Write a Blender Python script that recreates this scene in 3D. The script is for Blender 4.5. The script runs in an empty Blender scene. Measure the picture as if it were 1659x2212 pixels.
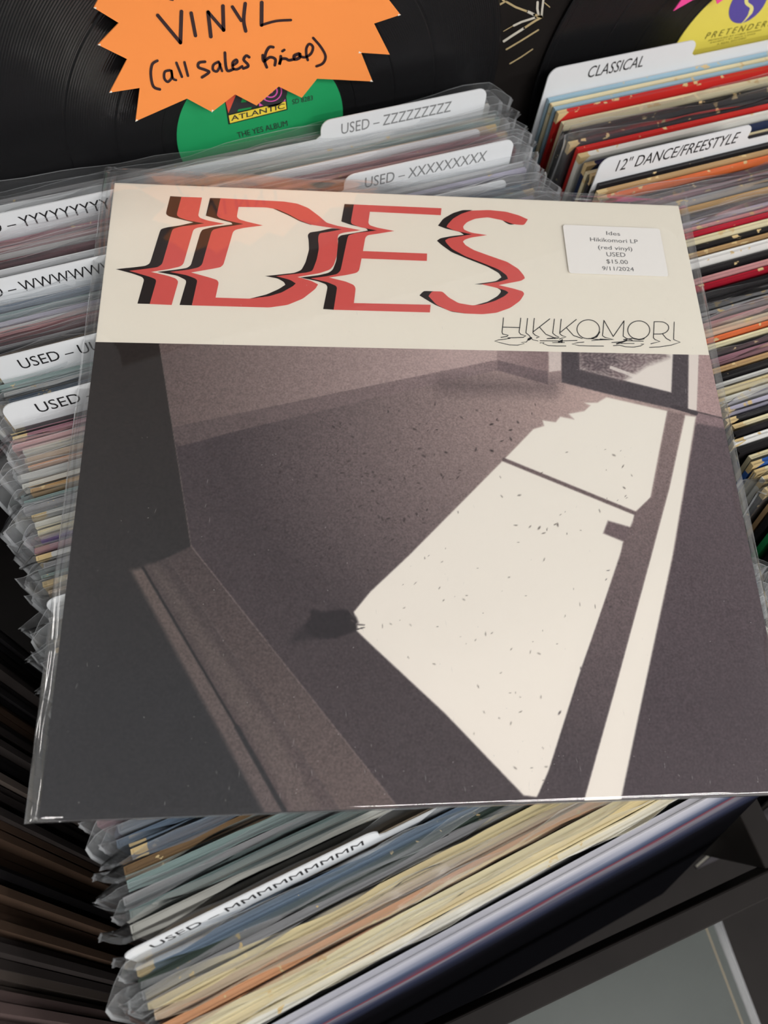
import bpy, math, random
import numpy as np
from mathutils import Matrix, Vector

SC = bpy.context.scene
COL = SC.collection
random.seed(11)
rng = np.random.default_rng(7)
R_ = math.radians

# ------------------------------------------------------------------ camera
# World frame: x runs along the tops of the filed records, y from the shopper
# to the back of the bins, z up; z = 0 is the plane of the album lying on top.
W_, H_, F_ = 1659.0, 2212.0, 1560.0
CAM = np.array([-0.0909953, -0.1182651, 0.3150100])
ROT = np.array([[0.93485445, -0.34441791, 0.08615947],
                [-0.29861446, -0.89405831, -0.33389991],
                [0.19203270, 0.28641936, -0.93866256]])
cd = bpy.data.cameras.new('camera')
cam = bpy.data.objects.new('camera', cd)
COL.objects.link(cam)
m = Matrix.Identity(4)
for i in range(3):
    m[i][0] = ROT[0][i]
    m[i][1] = -ROT[1][i]
    m[i][2] = -ROT[2][i]
    m[i][3] = CAM[i]
cam.matrix_world = m
cd.sensor_fit = 'VERTICAL'
cd.sensor_height = 9.0
cd.lens = F_ / H_ * 9.0
cd.clip_start = 0.01
cd.dof.use_dof = True
cd.dof.focus_distance = 0.352
cd.dof.aperture_fstop = 2.0
SC.camera = cam

# ------------------------------------------------------------------ world, view
wd = bpy.data.worlds.new('world')
SC.world = wd
wd.use_nodes = True
wd.node_tree.nodes['Background'].inputs[0].default_value = (0.8, 0.85, 0.9, 1)
wd.node_tree.nodes['Background'].inputs[1].default_value = 0.15
SC.view_settings.view_transform = 'Standard'
SC.view_settings.look = 'None'
SC.view_settings.gamma = 1
SC.view_settings.use_curve_mapping = False
SC.view_settings.exposure = -0.45
SC.cycles.transparent_max_bounces = 32
SC.cycles.max_bounces = 5
SC.cycles.diffuse_bounces = 3
SC.cycles.glossy_bounces = 2
SC.cycles.adaptive_threshold = 0.03
SC.cycles.use_denoising = True

# unseen ceiling lamps, placed for sheen, glints and fill: (x, y, power); long strips, fixtures built further down
LAMP_Z = 1.78
LAMPS = [(-2.5, -0.35, 24), (2.5, -1.75, 62), (0.2, -1.5, 34), (0.6, -2.5, 56), (-1.2, 2.5, 10), (1.4, 2.6, 14), (-1.65, 0.62, 12)]  # nearest left lamp added for sleeve glints, farthest one to brighten upright faces
LAMP_COL = (1.0, 0.975, 0.945)

# ------------------------------------------------------------------ measuring helpers
def ray(u, v):
    return ROT.T @ np.array([(u - W_ / 2) / F_, (v - H_ / 2) / F_, 1.0])

def pz(u, v, z=0.0):
    d = ray(u, v)
    return CAM + (z - CAM[2]) / d[2] * d

def py(u, v, y):
    d = ray(u, v)
    return CAM + (y - CAM[1]) / d[1] * d

def proj(P):
    q = (P - CAM) @ ROT.T
    return q[:, 0] / q[:, 2] * F_ + W_ / 2, q[:, 1] / q[:, 2] * F_ + H_ / 2

def lin(c):
    c = np.asarray(c, float) / 255.0
    return np.where(c <= 0.04045, c / 12.92, ((c + 0.055) / 1.055) ** 2.4)

ALB = 0.86
def alb(r, g, b):
    a = lin((r, g, b)) / ALB
    return tuple(min(0.95, float(x)) for x in a)

# ------------------------------------------------------------------ material helpers
MATS = {}
def new_mat(name):
    mt = bpy.data.materials.new(name)
    mt.use_nodes = True
    nt = mt.node_tree
    return mt, nt, nt.nodes['Principled BSDF'], nt.nodes['Material Output']

def plain(name, rgb, rough=0.6, spec=0.3, noise=0.0, scale=60.0, bump=0.0):
    if name in MATS:
        return MATS[name]
    mt, nt, bs, out = new_mat(name)
    bs.inputs['Roughness'].default_value = rough
    bs.inputs['Specular IOR Level'].default_value = spec
    tc = nt.nodes.new('ShaderNodeTexCoord')
    nz = nt.nodes.new('ShaderNodeTexNoise')
    nz.inputs['Scale'].default_value = scale
    nz.inputs['Detail'].default_value = 5
    nt.links.new(tc.outputs['Object'], nz.inputs['Vector'])
    mx = nt.nodes.new('ShaderNodeMix')
    mx.data_type = 'RGBA'
    mx.inputs['A'].default_value = (*[c * (1 - noise) for c in rgb], 1)
    mx.inputs['B'].default_value = (*[min(1, c * (1 + noise)) for c in rgb], 1)
    nt.links.new(nz.outputs['Fac'], mx.inputs['Factor'])
    nt.links.new(mx.outputs['Result'], bs.inputs['Base Color'])
    if bump:
        bp = nt.nodes.new('ShaderNodeBump')
        bp.inputs['Strength'].default_value = bump
        bp.inputs['Distance'].default_value = 0.001
        nt.links.new(nz.outputs['Fac'], bp.inputs['Height'])
        nt.links.new(bp.outputs['Normal'], bs.inputs['Normal'])
    MATS[name] = mt
    return mt

def math_node(nt, op, a=None, b=None, va=0.0, vb=0.0, clamp=False):
    n = nt.nodes.new('ShaderNodeMath')
    n.operation = op
    n.use_clamp = clamp
    n.inputs[0].default_value = va
    n.inputs[1].default_value = vb
    if a is not None: nt.links.new(a, n.inputs[0])
    if b is not None: nt.links.new(b, n.inputs[1])
    return n.outputs[0]

def jacket_mat(rgb, wear=0.5, rough=0.42):
    """printed card cover, the paper showing through where edges are rubbed"""
    key = ('jacket', rgb, wear, rough)
    if key in MATS:
        return MATS[key]
    mt, nt, bs, out = new_mat('printed_card')
    c = alb(*rgb)
    tc = nt.nodes.new('ShaderNodeTexCoord')
    oi = nt.nodes.new('ShaderNodeObjectInfo')
    off = nt.nodes.new('ShaderNodeVectorMath'); off.operation = 'ADD'
    nt.links.new(tc.outputs['Object'], off.inputs[0])
    sc = nt.nodes.new('ShaderNodeVectorMath'); sc.operation = 'SCALE'
    sc.inputs[0].default_value = (7.1, 3.3, 5.7)
    nt.links.new(oi.outputs['Random'], sc.inputs['Scale'])
    nt.links.new(sc.outputs[0], off.inputs[1])
    n1 = nt.nodes.new('ShaderNodeTexNoise'); n1.inputs['Scale'].default_value = 130; n1.inputs['Detail'].default_value = 6
    nt.links.new(off.outputs[0], n1.inputs['Vector'])
    n2 = nt.nodes.new('ShaderNodeTexNoise'); n2.inputs['Scale'].default_value = 14; n2.inputs['Detail'].default_value = 3
    nt.links.new(off.outputs[0], n2.inputs['Vector'])
    # distance to the jacket's outer edges
    sep = nt.nodes.new('ShaderNodeSeparateXYZ'); nt.links.new(tc.outputs['Object'], sep.inputs[0])
    ax = math_node(nt, 'ABSOLUTE', sep.outputs['X'])
    ex = math_node(nt, 'SUBTRACT', None, ax, va=0.157)
    ez = math_node(nt, 'SUBTRACT', None, sep.outputs['Z'], va=0.314)
    ed = math_node(nt, 'MINIMUM', ex, ez)
    cor = math_node(nt, 'ADD', ex, ez)
    near = math_node(nt, 'LESS_THAN', ed, None, vb=0.0009)
    cornr = math_node(nt, 'LESS_THAN', cor, None, vb=0.007)
    thr = math_node(nt, 'GREATER_THAN', n1.outputs['Fac'], None, vb=0.74 - 0.13 * wear)
    w1 = math_node(nt, 'MULTIPLY', near, thr)
    thr2 = math_node(nt, 'GREATER_THAN', n2.outputs['Fac'], None, vb=0.68 - 0.22 * wear)
    w2 = math_node(nt, 'MULTIPLY', cornr, thr2)
    wm = math_node(nt, 'MAXIMUM', w1, w2, clamp=True)
    mx0 = nt.nodes.new('ShaderNodeMix'); mx0.data_type = 'RGBA'
    mx0.inputs['A'].default_value = (*[x * 0.75 for x in c], 1)
    mx0.inputs['B'].default_value = (*[min(.95, x * 1.25) for x in c], 1)
    nt.links.new(n2.outputs['Fac'], mx0.inputs['Factor'])
    mx = nt.nodes.new('ShaderNodeMix'); mx.data_type = 'RGBA'
    mx.inputs['B'].default_value = (*alb(205, 182, 135), 1)
    nt.links.new(wm, mx.inputs['Factor'])
    nt.links.new(mx0.outputs['Result'], mx.inputs['A'])
    nt.links.new(mx.outputs['Result'], bs.inputs['Base Color'])
    bs.inputs['Roughness'].default_value = rough
    bs.inputs['Specular IOR Level'].default_value = 0.35
    MATS[key] = mt
    return mt

def film_mat(name, haze, gloss, rough, bump, bscale, tint=(0.86, 0.89, 0.92)):
    """clear plastic film: lets light through, mirrors a little, slightly milky"""
    if name in MATS:
        return MATS[name]
    mt = bpy.data.materials.new(name)
    mt.use_nodes = True
    nt = mt.node_tree
    nt.nodes.clear()
    out = nt.nodes.new('ShaderNodeOutputMaterial')
    tr = nt.nodes.new('ShaderNodeBsdfTransparent'); tr.inputs[0].default_value = (0.985, 0.988, 0.99, 1)
    gl = nt.nodes.new('ShaderNodeBsdfGlossy'); gl.inputs['Roughness'].default_value = rough
    gl.inputs[0].default_value = (1, 1, 1, 1)
    df = nt.nodes.new('ShaderNodeBsdfDiffuse'); df.inputs[0].default_value = (*tint, 1)
    tl = nt.nodes.new('ShaderNodeBsdfTranslucent'); tl.inputs[0].default_value = (*tint, 1)
    if bump:
        tc = nt.nodes.new('ShaderNodeTexCoord')
        nz = nt.nodes.new('ShaderNodeTexNoise'); nz.inputs['Scale'].default_value = bscale; nz.inputs['Detail'].default_value = 1
        nt.links.new(tc.outputs['Object'], nz.inputs['Vector'])
        bp = nt.nodes.new('ShaderNodeBump'); bp.inputs['Strength'].default_value = bump; bp.inputs['Distance'].default_value = 0.002
        nt.links.new(nz.outputs['Fac'], bp.inputs['Height'])
        nt.links.new(bp.outputs['Normal'], gl.inputs['Normal'])
    # Schlick reflectance, the same from either side of the thin film
    ge = nt.nodes.new('ShaderNodeNewGeometry')
    dt = nt.nodes.new('ShaderNodeVectorMath'); dt.operation = 'DOT_PRODUCT'
    nt.links.new(ge.outputs['Incoming'], dt.inputs[0]); nt.links.new(ge.outputs['Normal'], dt.inputs[1])
    ic = math_node(nt, 'SUBTRACT', None, math_node(nt, 'ABSOLUTE', dt.outputs['Value']), va=1.0)
    p5 = math_node(nt, 'POWER', ic, None, vb=5.0)
    fr = math_node(nt, 'ADD', math_node(nt, 'MULTIPLY', p5, None, vb=0.9), None, vb=0.042)
    fg = math_node(nt, 'MULTIPLY', fr, None, vb=gloss, clamp=True)
    mk = nt.nodes.new('ShaderNodeMixShader'); mk.inputs[0].default_value = 0.5
    nt.links.new(df.outputs[0], mk.inputs[1]); nt.links.new(tl.outputs[0], mk.inputs[2])
    m1 = nt.nodes.new('ShaderNodeMixShader'); m1.inputs[0].default_value = haze
    nt.links.new(tr.outputs[0], m1.inputs[1]); nt.links.new(mk.outputs[0], m1.inputs[2])
    m2 = nt.nodes.new('ShaderNodeMixShader')
    nt.links.new(fg, m2.inputs[0]); nt.links.new(m1.outputs[0], m2.inputs[1]); nt.links.new(gl.outputs[0], m2.inputs[2])
    nt.links.new(m2.outputs[0], out.inputs[0])
    MATS[name] = mt
    return mt

FILM = film_mat('bag_film', 0.062, 1.7, 0.10, 0.0, 45)
FLAP = film_mat('bag_flap', 0.10, 2.0, 0.12, 0.0, 70)
SEAM_GLINT = film_mat('bag_seam_glint', 0.42, 2.0, 0.14, 0.0, 120)  # milky strip; also paints the bright glint along film edges
HERO_FILM = film_mat('sleeve_film', 0.006, 1.9, 0.05, 0.0, 30)
HERO_SEAM = film_mat('sleeve_seam', 0.16, 1.6, 0.12, 0.6, 140)
HERO_EDGE = film_mat('sleeve_margin', 0.05, 2.8, 0.10, 0.08, 60)
BLACKWOOD = plain('black_stained_wood', alb(25, 22, 21), 0.65, 0.14, 0.35, 30, 0.15)
INK = plain('black_ink', alb(32, 32, 34), 0.55, 0.2)
CARD = plain('white_divider_plastic', alb(211, 214, 217), 0.38, 0.4, 0.01)
PAPER = plain('white_paper', alb(225, 222, 212), 0.7, 0.2, 0.03, 120)

# ------------------------------------------------------------------ mesh helpers
class MB:
    def __init__(s):
        s.v = []; s.f = []; s.mi = []
    def add(s, vs, fs, mi=0):
        o = len(s.v)
        s.v += [tuple(float(c) for c in p) for p in vs]
        s.f += [tuple(i + o for i in f) for f in fs]
        s.mi += [mi] * len(fs)
        return s
    def box(s, a, b, mi=0, M=None):
        x0, y0, z0 = a; x1, y1, z1 = b
        vs = [(x0, y0, z0), (x1, y0, z0), (x1, y1, z0), (x0, y1, z0), (x0, y0, z1), (x1, y0, z1), (x1, y1, z1), (x0, y1, z1)]
        if M is not None:
            vs = [tuple(M @ Vector(p)) for p in vs]
        return s.add(vs, [(0, 3, 2, 1), (4, 5, 6, 7), (0, 1, 5, 4), (1, 2, 6, 5), (2, 3, 7, 6), (3, 0, 4, 7)], mi)
    def mesh(s, name, mats):
        me = bpy.data.meshes.new(name)
        me.from_pydata(s.v, [], s.f)
        for mt in mats: me.materials.append(mt)
        if len(mats) > 1:
            me.polygons.foreach_set('material_index', s.mi)
        me.update()
        return me

def link(name, data, parent=None):
    o = bpy.data.objects.new(name, data)
    COL.objects.link(o)
    if parent is not None: o.parent = parent
    return o

def build(mb, name, mats, parent=None, smooth=False, bevel=0.0):
    if not isinstance(mats, (list, tuple)): mats = [mats]
    o = link(name, mb.mesh(name, mats), parent)
    if smooth: o.data.polygons.foreach_set('use_smooth', [True] * len(o.data.polygons))
    if bevel:
        b = o.modifiers.new('bevel', 'BEVEL'); b.width = bevel; b.segments = 2
    return o

def tag(o, label, cat, group=None, kind=None):
    o['label'] = label
    if cat: o['category'] = cat
    if group: o['group'] = group
    if kind: o['kind'] = kind
    return o

def empty(name, loc=(0, 0, 0), rot=(0, 0, 0)):
    o = bpy.data.objects.new(name, None)
    COL.objects.link(o)
    o.location = loc; o.rotation_euler = rot
    o.empty_display_size = 0.02
    return o

def ngon_prism(pts, to3, depth_vec):
    """outline (2D list) mapped by to3, given thickness along depth_vec"""
    A = [np.asarray(to3(p), float) for p in pts]
    B = [a + depth_vec for a in A]
    n = len(A)
    mb = MB()
    mb.add(A + B, [tuple(range(n)), tuple(range(2 * n - 1, n - 1, -1))] + [(i, i + n, (i + 1) % n + n, (i + 1) % n) for i in range(n)])
    return mb

def flat(mb, pts3):
    mb.add(pts3, [tuple(range(len(pts3)))])

def stroke(mb, pts, wd, to3):
    """marker line: one mitred ribbon with rounded ends, in a plane given by to3"""
    wds = list(wd) if isinstance(wd, (list, tuple)) else [wd] * len(pts)
    P = [np.array(pts[0], float)]; Wd = [wds[0]]
    for p, w in zip(pts[1:], wds[1:]):
        p = np.array(p, float)
        if np.hypot(*(p - P[-1])) > 1e-7: P.append(p); Wd.append(w)
    n = len(P)
    D = [(P[i + 1] - P[i]) / np.hypot(*(P[i + 1] - P[i])) for i in range(n - 1)]
    Ls, Rs = [], []
    for i in range(n):
        d0 = D[max(i - 1, 0)]; d1 = D[min(i, n - 2)]
        t_ = d0 + d1
        l = np.hypot(*t_)
        t_ = d0 if l < 0.2 else t_ / l
        nn = np.array([-t_[1], t_[0]])
        k = min(1.35, 1 / max(0.3, abs(nn @ np.array([-d0[1], d0[0]]))))
        Ls.append(P[i] + nn * Wd[i] / 2 * k); Rs.append(P[i] - nn * Wd[i] / 2 * k)
    def cap(c, d, w):
        m_ = np.array([-d[1], d[0]])
        return [c + w / 2 * (m_ * math.cos(a) + d * math.sin(a)) for a in (R_(30), R_(70), R_(110), R_(150))]
    e1 = cap(P[-1], D[-1], Wd[-1]); e0 = cap(P[0], -D[0], Wd[0])
    V_ = [to3(q) for q in Ls + Rs]
    mb.add(V_, [(i, n + i, n + i + 1, i + 1) for i in range(n - 1)])
    flat(mb, [to3(q) for q in [Ls[-1]] + e1 + [Rs[-1]]][::-1])
    flat(mb, [to3(q) for q in [Rs[0]] + e0 + [Ls[0]]][::-1])

def smooth_pts(pts, n=4):
    P = [np.array(p, float) for p in pts]
    out = []
    for i in range(len(P) - 1):
        p0 = P[max(i - 1, 0)]; p1 = P[i]; p2 = P[i + 1]; p3 = P[min(i + 2, len(P) - 1)]
        for k in range(n):
            t = k / n
            out.append(0.5 * ((2 * p1) + (-p0 + p2) * t + (2 * p0 - 5 * p1 + 4 * p2 - p3) * t * t + (-p0 + 3 * p1 - 3 * p2 + p3) * t ** 3))
    out.append(P[-1])
    return out

# lettering: glyph outlines of the built-in font, unit = cap height, width normalised on demand
def text_mesh_data(body, spacing=1.0, bold=0.0):
    cu = bpy.data.curves.new('lettering', 'FONT')
    cu.body = body
    cu.size = 1.0
    cu.space_character = spacing
    cu.offset = bold
    cu.resolution_u = 3
    ob = bpy.data.objects.new('tmp_text', cu)
    COL.objects.link(ob)
    dg = bpy.context.evaluated_depsgraph_get()
    me = bpy.data.meshes.new_from_object(ob.evaluated_get(dg))
    vs = np.array([v.co[:] for v in me.vertices]); fs = [tuple(p.vertices) for p in me.polygons]
    bpy.data.objects.remove(ob); bpy.data.curves.remove(cu); bpy.data.meshes.remove(me)
    return vs, fs
_v, _f = text_mesh_data('H')
CAPH = _v[:, 1].max() - _v[:, 1].min()

def text_into(mb, body, origin, ux, uy, width=None, capw=None, spacing=1.0, shear=0.0, bold=0.0, center=False):
    """origin = baseline start; ux = unit-ish vector along the line; uy = vector of one cap height"""
    vs, fs = text_mesh_data(body, spacing, bold)
    x = vs[:, 0] - vs[:, 0].min(); y = vs[:, 1] / CAPH
    w = x.max()
    k = (width / w) if width else (capw / CAPH)
    x = x * k
    if center: x = x - x.max() / 2
    o = np.asarray(origin, float); ux = np.asarray(ux, float); uy = np.asarray(uy, float)
    P = o + np.outer(x, ux) + np.outer(y, uy) + np.outer(y * shear * np.linalg.norm(uy), ux)
    mb.add(P, fs)

# ================================================================== THE ROOM
def struct(name, a, b, mat):
    o = build(MB().box(a, b), name, mat)
    o['kind'] = 'structure'
    return o
FZ = -0.92
struct('floor', (-3.2, -3.2, FZ - 0.05), (3.2, 4.2, FZ), plain('floor_vinyl', (0.30, 0.28, 0.26), 0.5, 0.3, 0.15, 8))
struct('ceiling', (-3.2, -3.2, 1.85), (3.2, 4.2, 1.9), plain('ceiling_paint', (0.74, 0.79, 0.86), 0.8, 0.2, 0.04, 6))
WALL = plain('wall_paint', (0.62, 0.61, 0.60), 0.8, 0.2, 0.06, 3)
struct('wall_back', (-3.2, 4.2, FZ), (3.2, 4.25, 1.9), WALL)
struct('wall_front', (-3.2, -3.25, FZ), (3.2, -3.2, 1.9), WALL)
struct('wall_left', (-3.25, -3.2, FZ), (-3.2, 4.2, 1.9), WALL)
struct('wall_right', (3.2, -3.2, FZ), (3.25, 4.2, 1.9), WALL)

LAMPM, nt, bs, out = new_mat('lamp_diffuser')
bs.inputs['Base Color'].default_value = (0.9, 0.9, 0.9, 1)
bs.inputs['Emission Color'].default_value = (*LAMP_COL, 1)
bs.inputs['Emission Strength'].default_value = 3.0
LAMPM.cycles.emission_sampling = 'NONE'
for i, (lx, ly, pw) in enumerate(LAMPS):
    t = empty('ceiling_light', (lx, ly, LAMP_Z))
    build(MB().box((-0.68, -0.12, 0.02), (0.68, 0.12, 0.07)), 'housing', plain('lamp_housing', (0.7, 0.7, 0.7), 0.4), t)
    build(MB().box((-0.64, -0.09, 0.005), (0.64, 0.09, 0.02)), 'diffuser', LAMPM, t)
    ld = bpy.data.lights.new('lamp', 'AREA')
    ld.shape = 'RECTANGLE'; ld.size = 1.25; ld.size_y = 0.16
    ld.energy = pw; ld.color = LAMP_COL
    lo = link('lamp', ld, t)
    lo.location = (0, 0, -0.002)
    tag(t, ['white strip lamp on the ceiling left of the bins', 'white strip lamp on the ceiling right of the bins',
            'white strip lamp on the ceiling just behind the shopper', 'unseen fill lamp added on the ceiling farthest behind the shopper', 'white strip lamp on the ceiling far back on the left',
            'white strip lamp on the ceiling far back on the right', 'unseen strip lamp added for sleeve glints, nearest to the bins on the left'][i], 'lamp', 'ceiling strip lamps')

# ================================================================== THE BIN UNIT
binu = empty('record_bin', (0, 0, FZ))
def bpart(name, a, b, lift=True, bevel=0.0012):
    return build(MB().box((a[0], a[1], a[2] - FZ), (b[0], b[1], b[2] - FZ)), name, BLACKWOOD, binu, bevel=bevel)
BZ = -0.335
for xx in (-0.575, -0.2125, 0.1405, 0.503):
    bpart('side_panel', (xx, -0.264, BZ), (xx + 0.0155, 0.231, -0.14))
    bpart('leg', (xx - 0.012, -0.25, FZ), (xx + 0.028, -0.21, BZ - 0.012))
    bpart('leg', (xx - 0.012, 0.17, FZ), (xx + 0.028, 0.21, BZ - 0.012))
bpart('bottom_board', (-0.575, -0.335, BZ - 0.012), (0.5185, 0.231, BZ))
# front rail
bpart('front_rail', (-0.575, -0.2775, -0.152), (0.5185, -0.264, -0.1385))
bb = bpart('back_board', (-0.575, 0.2315, BZ), (0.5185, 0.2435, 0.22))
# gold brush strokes on the back board
GOLD = plain('gold_paint', alb(176, 158, 118), 0.4, 0.5, 0.25, 200)
SILV = plain('pale_gold_paint', alb(188, 184, 172), 0.4, 0.5, 0.2, 200)
def plane_y(y):
    return lambda p: py(p[0], p[1], y)
zs = 6.505
def bk(p): return (1040 + p[0] / zs, p[1] / zs)
def board3(p):
    q = py(p[0], p[1], 0.2311); return q - np.array([0, 0, FZ])
g1 = MB(); g2 = MB()
for pts, w, mb in [([(235, 75), (330, 25), (300, 0)], 4.5, g1), ([(350, 25), (480, 100), (640, 160)], 4.5, g1), ([(655, 165), (740, 205)], 6, g2),
                   ([(740, 205), (830, 235), (850, 240)], 5, g1), ([(455, 360), (560, 310), (760, 245)], 4.5, g2), ([(760, 245), (840, 225)], 4, g1),
                   ([(315, 580), (420, 510), (600, 395)], 5, g2), ([(600, 395), (760, 290), (850, 240)], 4.5, g1), ([(800, 200), (785, 120), (790, 30)], 5, g2),
                   ([(845, 230), (855, 120), (870, 0)], 4.5, g2), ([(350, 695), (560, 570), (800, 420)], 3.2, g1), ([(400, 895), (560, 800), (720, 690)], 2.4, g1),
                   ([(890, 40), (960, 100)], 2.0, g1), ([(310, 440), (440, 365)], 1.4, g1)]:
    stroke(mb, [bk(p) for p in pts], w, board3)
build(g1, 'gold_brushwork', GOLD, binu)
build(g2, 'pale_brushwork', SILV, binu)
tag(binu, 'black wooden record bin unit with low rails and gold brush strokes', 'record bin')

# ================================================================== RECORD PIECES
JW = 0.157     # half width of a jacket
JH = 0.314
def jacket_mesh(t):
    """folded card cover: two boards, spine on one side, closed top and bottom, open on the other side"""
    b = 0.0006
    mb = MB()
    mb.box((-JW, -t / 2, 0), (JW, -t / 2 + b, JH))
    mb.box((-JW, t / 2 - b, 0), (JW, t / 2, JH))
    mb.box((-JW, -t / 2 + b, 0), (-JW + 0.0008, t / 2 - b, JH))
    mb.box((-JW + .0008, -t / 2 + b, 0), (JW, t / 2 - b, 0.0008))
    mb.box((-JW + .0008, -t / 2 + b, JH - 0.0013), (JW, t / 2 - b, JH - 0.0003))
    return mb
def inner_mesh(t):
    return MB().box((-JW + 0.0009, -t / 2 + 0.0007, 0.0016), (JW - 0.001, t / 2 - 0.0007, JH - 0.0016))
THICK = [0.0026, 0.0032, 0.0038]
JMESH = [jacket_mesh(t).mesh('jacket', [BLACKWOOD]) for t in THICK]
IMESH = [inner_mesh(t).mesh('inner_sleeve', [PAPER]) for t in THICK]
BLACKPAPER = plain('black_paper', alb(40, 38, 40), 0.6, 0.2)

def bag_mesh(seed, t):
    r = random.Random(seed)
    fl, fr = r.uniform(0.004, 0.0125), r.uniform(0.004, 0.012)
    tl = r.uniform(0.006, 0.011)
    cl, cr = r.uniform(-0.009, 0.004), r.uniform(-0.009, 0.004)     # curl of the side flaps (towards the shopper)
    lipf, lipb = r.uniform(0.0006, 0.0032), r.uniform(0.0002, 0.0018)
    dl, dr = r.uniform(-0.006, 0.001), r.uniform(-0.006, 0.001)     # drooping top corners
    ph = [r.uniform(0, 6.28) for _ in range(8)]
    xs = [-JW - fl, -JW - fl + 0.0009, -JW - fl * 0.55, -JW - fl * 0.2, -JW] + list(np.linspace(-JW + 0.006, JW - 0.006, 31)) + [JW, JW + fr * 0.2, JW + fr * 0.55, JW + fr - 0.0009, JW + fr]
    zsn = [-0.002, 0.08, 0.18, 0.25, 0.285, 0.300, 0.308, 0.314]
    UPS = [0.3, 0.65, 0.96, 1.0]
    rows = len(zsn) + 4
    q1, q2, q3 = r.uniform(14, 26), r.uniform(34, 60), r.uniform(70, 120)
    mb = MB()
    for side in (-1, 1):
        vs = []
        for j in range(rows):
            for x in xs:
                over = max(0.0, abs(x) - JW)
                s = over / (fl if x < 0 else fr) if over > 0 else 0
                wave = 0.0005 * math.sin(70 * x + ph[0]) + 0.0004 * math.sin(131 * x + ph[1])
                lipx = tl + 0.0017 * math.sin(q1 * x + ph[2]) + 0.0010 * math.sin(q2 * x + ph[3]) + ((dl if x < 0 else dr) * s)
                if j < len(zsn):
                    z = zsn[j]; up = 0
                else:
                    up = UPS[j - len(zsn)]
                    z = JH + lipx * up
                a = (z / JH)
                y = side * (t / 2 + 0.0004) * (1 - s) + side * 0.00025 * (s > 0)
                y += s * s * (cl if x < 0 else cr) * (0.25 + 0.75 * a ** 2)
                y += s * 0.0022 * math.sin(26 * z + ph[4 + (x > 0)]) 
                y += up * side * ((lipf if side < 0 else lipb) * (1 - s) + wave * 1.5)
                y += up * (0.0026 * math.sin(q1 * 0.8 * x + ph[6]) + 0.0011 * math.sin(q2 * x + ph[7]) + 0.0005 * math.sin(q3 * x + ph[5]) - 0.001)
                if j >= 4 and s == 0: y += side * abs(wave) * 0.5
                vs.append((x, y, z))
        n = len(xs)
        fs = []; mi = []
        o = len(mb.v)
        mb.v += vs
        for j in range(rows - 1):
            for i in range(n - 1):
                a0 = j * n + i
                q = (o + a0, o + a0 + 1, o + a0 + n + 1, o + a0 + n)
                mb.f.append(q if side < 0 else q[::-1])
                mb.mi.append(1 if i in (0, n - 2) or j == rows - 2 else 2 if (i < 4 or i > n - 6) else 0)
    # milky strip along the mouth paints in the film edge catching light
    me = mb.mesh('plastic_bag', [FILM, SEAM_GLINT, FLAP])
    me.polygons.foreach_set('use_smooth', [True] * len(me.polygons))
    return me
BAGS = [[bag_mesh(100 * k + s, THICK[k]) for s in range(7)] for k in range(3)]

ORD = ['first', 'second', 'third', 'fourth', 'fifth', 'sixth', 'seventh', 'eighth', 'ninth', 'tenth', 'eleventh', 'twelfth', 'thirteenth', 'fourteenth',
       'fifteenth', 'sixteenth', 'seventeenth', 'eighteenth', 'nineteenth', 'twentieth', 'twenty-first', 'twenty-second', 'twenty-third', 'twenty-fourth',
       'twenty-fifth', 'twenty-sixth', 'twenty-seventh', 'twenty-eighth', 'twenty-ninth', 'thirtieth', 'thirty-first', 'thirty-second', 'thirty-third',
       'thirty-fourth', 'thirty-fifth', 'thirty-sixth', 'thirty-seventh', 'thirty-eighth', 'thirty-ninth', 'fortieth', 'forty-first', 'forty-second',
       'forty-third', 'forty-fourth', 'forty-fifth', 'forty-sixth', 'forty-seventh', 'forty-eighth', 'forty-ninth', 'fiftieth']

def lean_of(y):
    """records lean back, the nearer ones more"""
    k = (0.225 - y) / 0.415
    return R_(3.0 + 18.5 * max(0, k) ** 1.15)

def yaw_of(y):
    """the front of the middle stack is pushed slightly askew"""
    return R_(3.9) * min(1.0, max(0.0, (-0.075 - y) / 0.075))

def place(name, xc, y, ztop, h, lean, rz=0.0):
    s, c = math.sin(lean), math.cos(lean)
    return empty(name, (xc, y - h * s, ztop - h * c), (-lean, 0, rz))

def record(xc, y, ztop, rgb, k=0, bag=True, wear=0.5, label='', group=None, inner=None, rough=0.42, bagseed=None, rz=0.0, mirror=False):
    t = place('bagged_record' if bag else 'record_album', xc, y, ztop, JH, lean_of(y), rz)
    j = link('jacket', JMESH[k], t)
    j.material_slots[0].link = 'OBJECT'
    j.material_slots[0].material = jacket_mat(rgb, wear, rough)
    if mirror: j.rotation_euler = (0, 0, math.pi)
    i = link('inner_sleeve', IMESH[k], t)
    if mirror: i.rotation_euler = (0, 0, math.pi)
    if inner:
        i.material_slots[0].link = 'OBJECT'; i.material_slots[0].material = inner
    if bag:
        link('plastic_bag', BAGS[k][bagseed if bagseed is not None else random.randrange(7)], t)
    tag(t, label, 'record', group)
    return t

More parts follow.
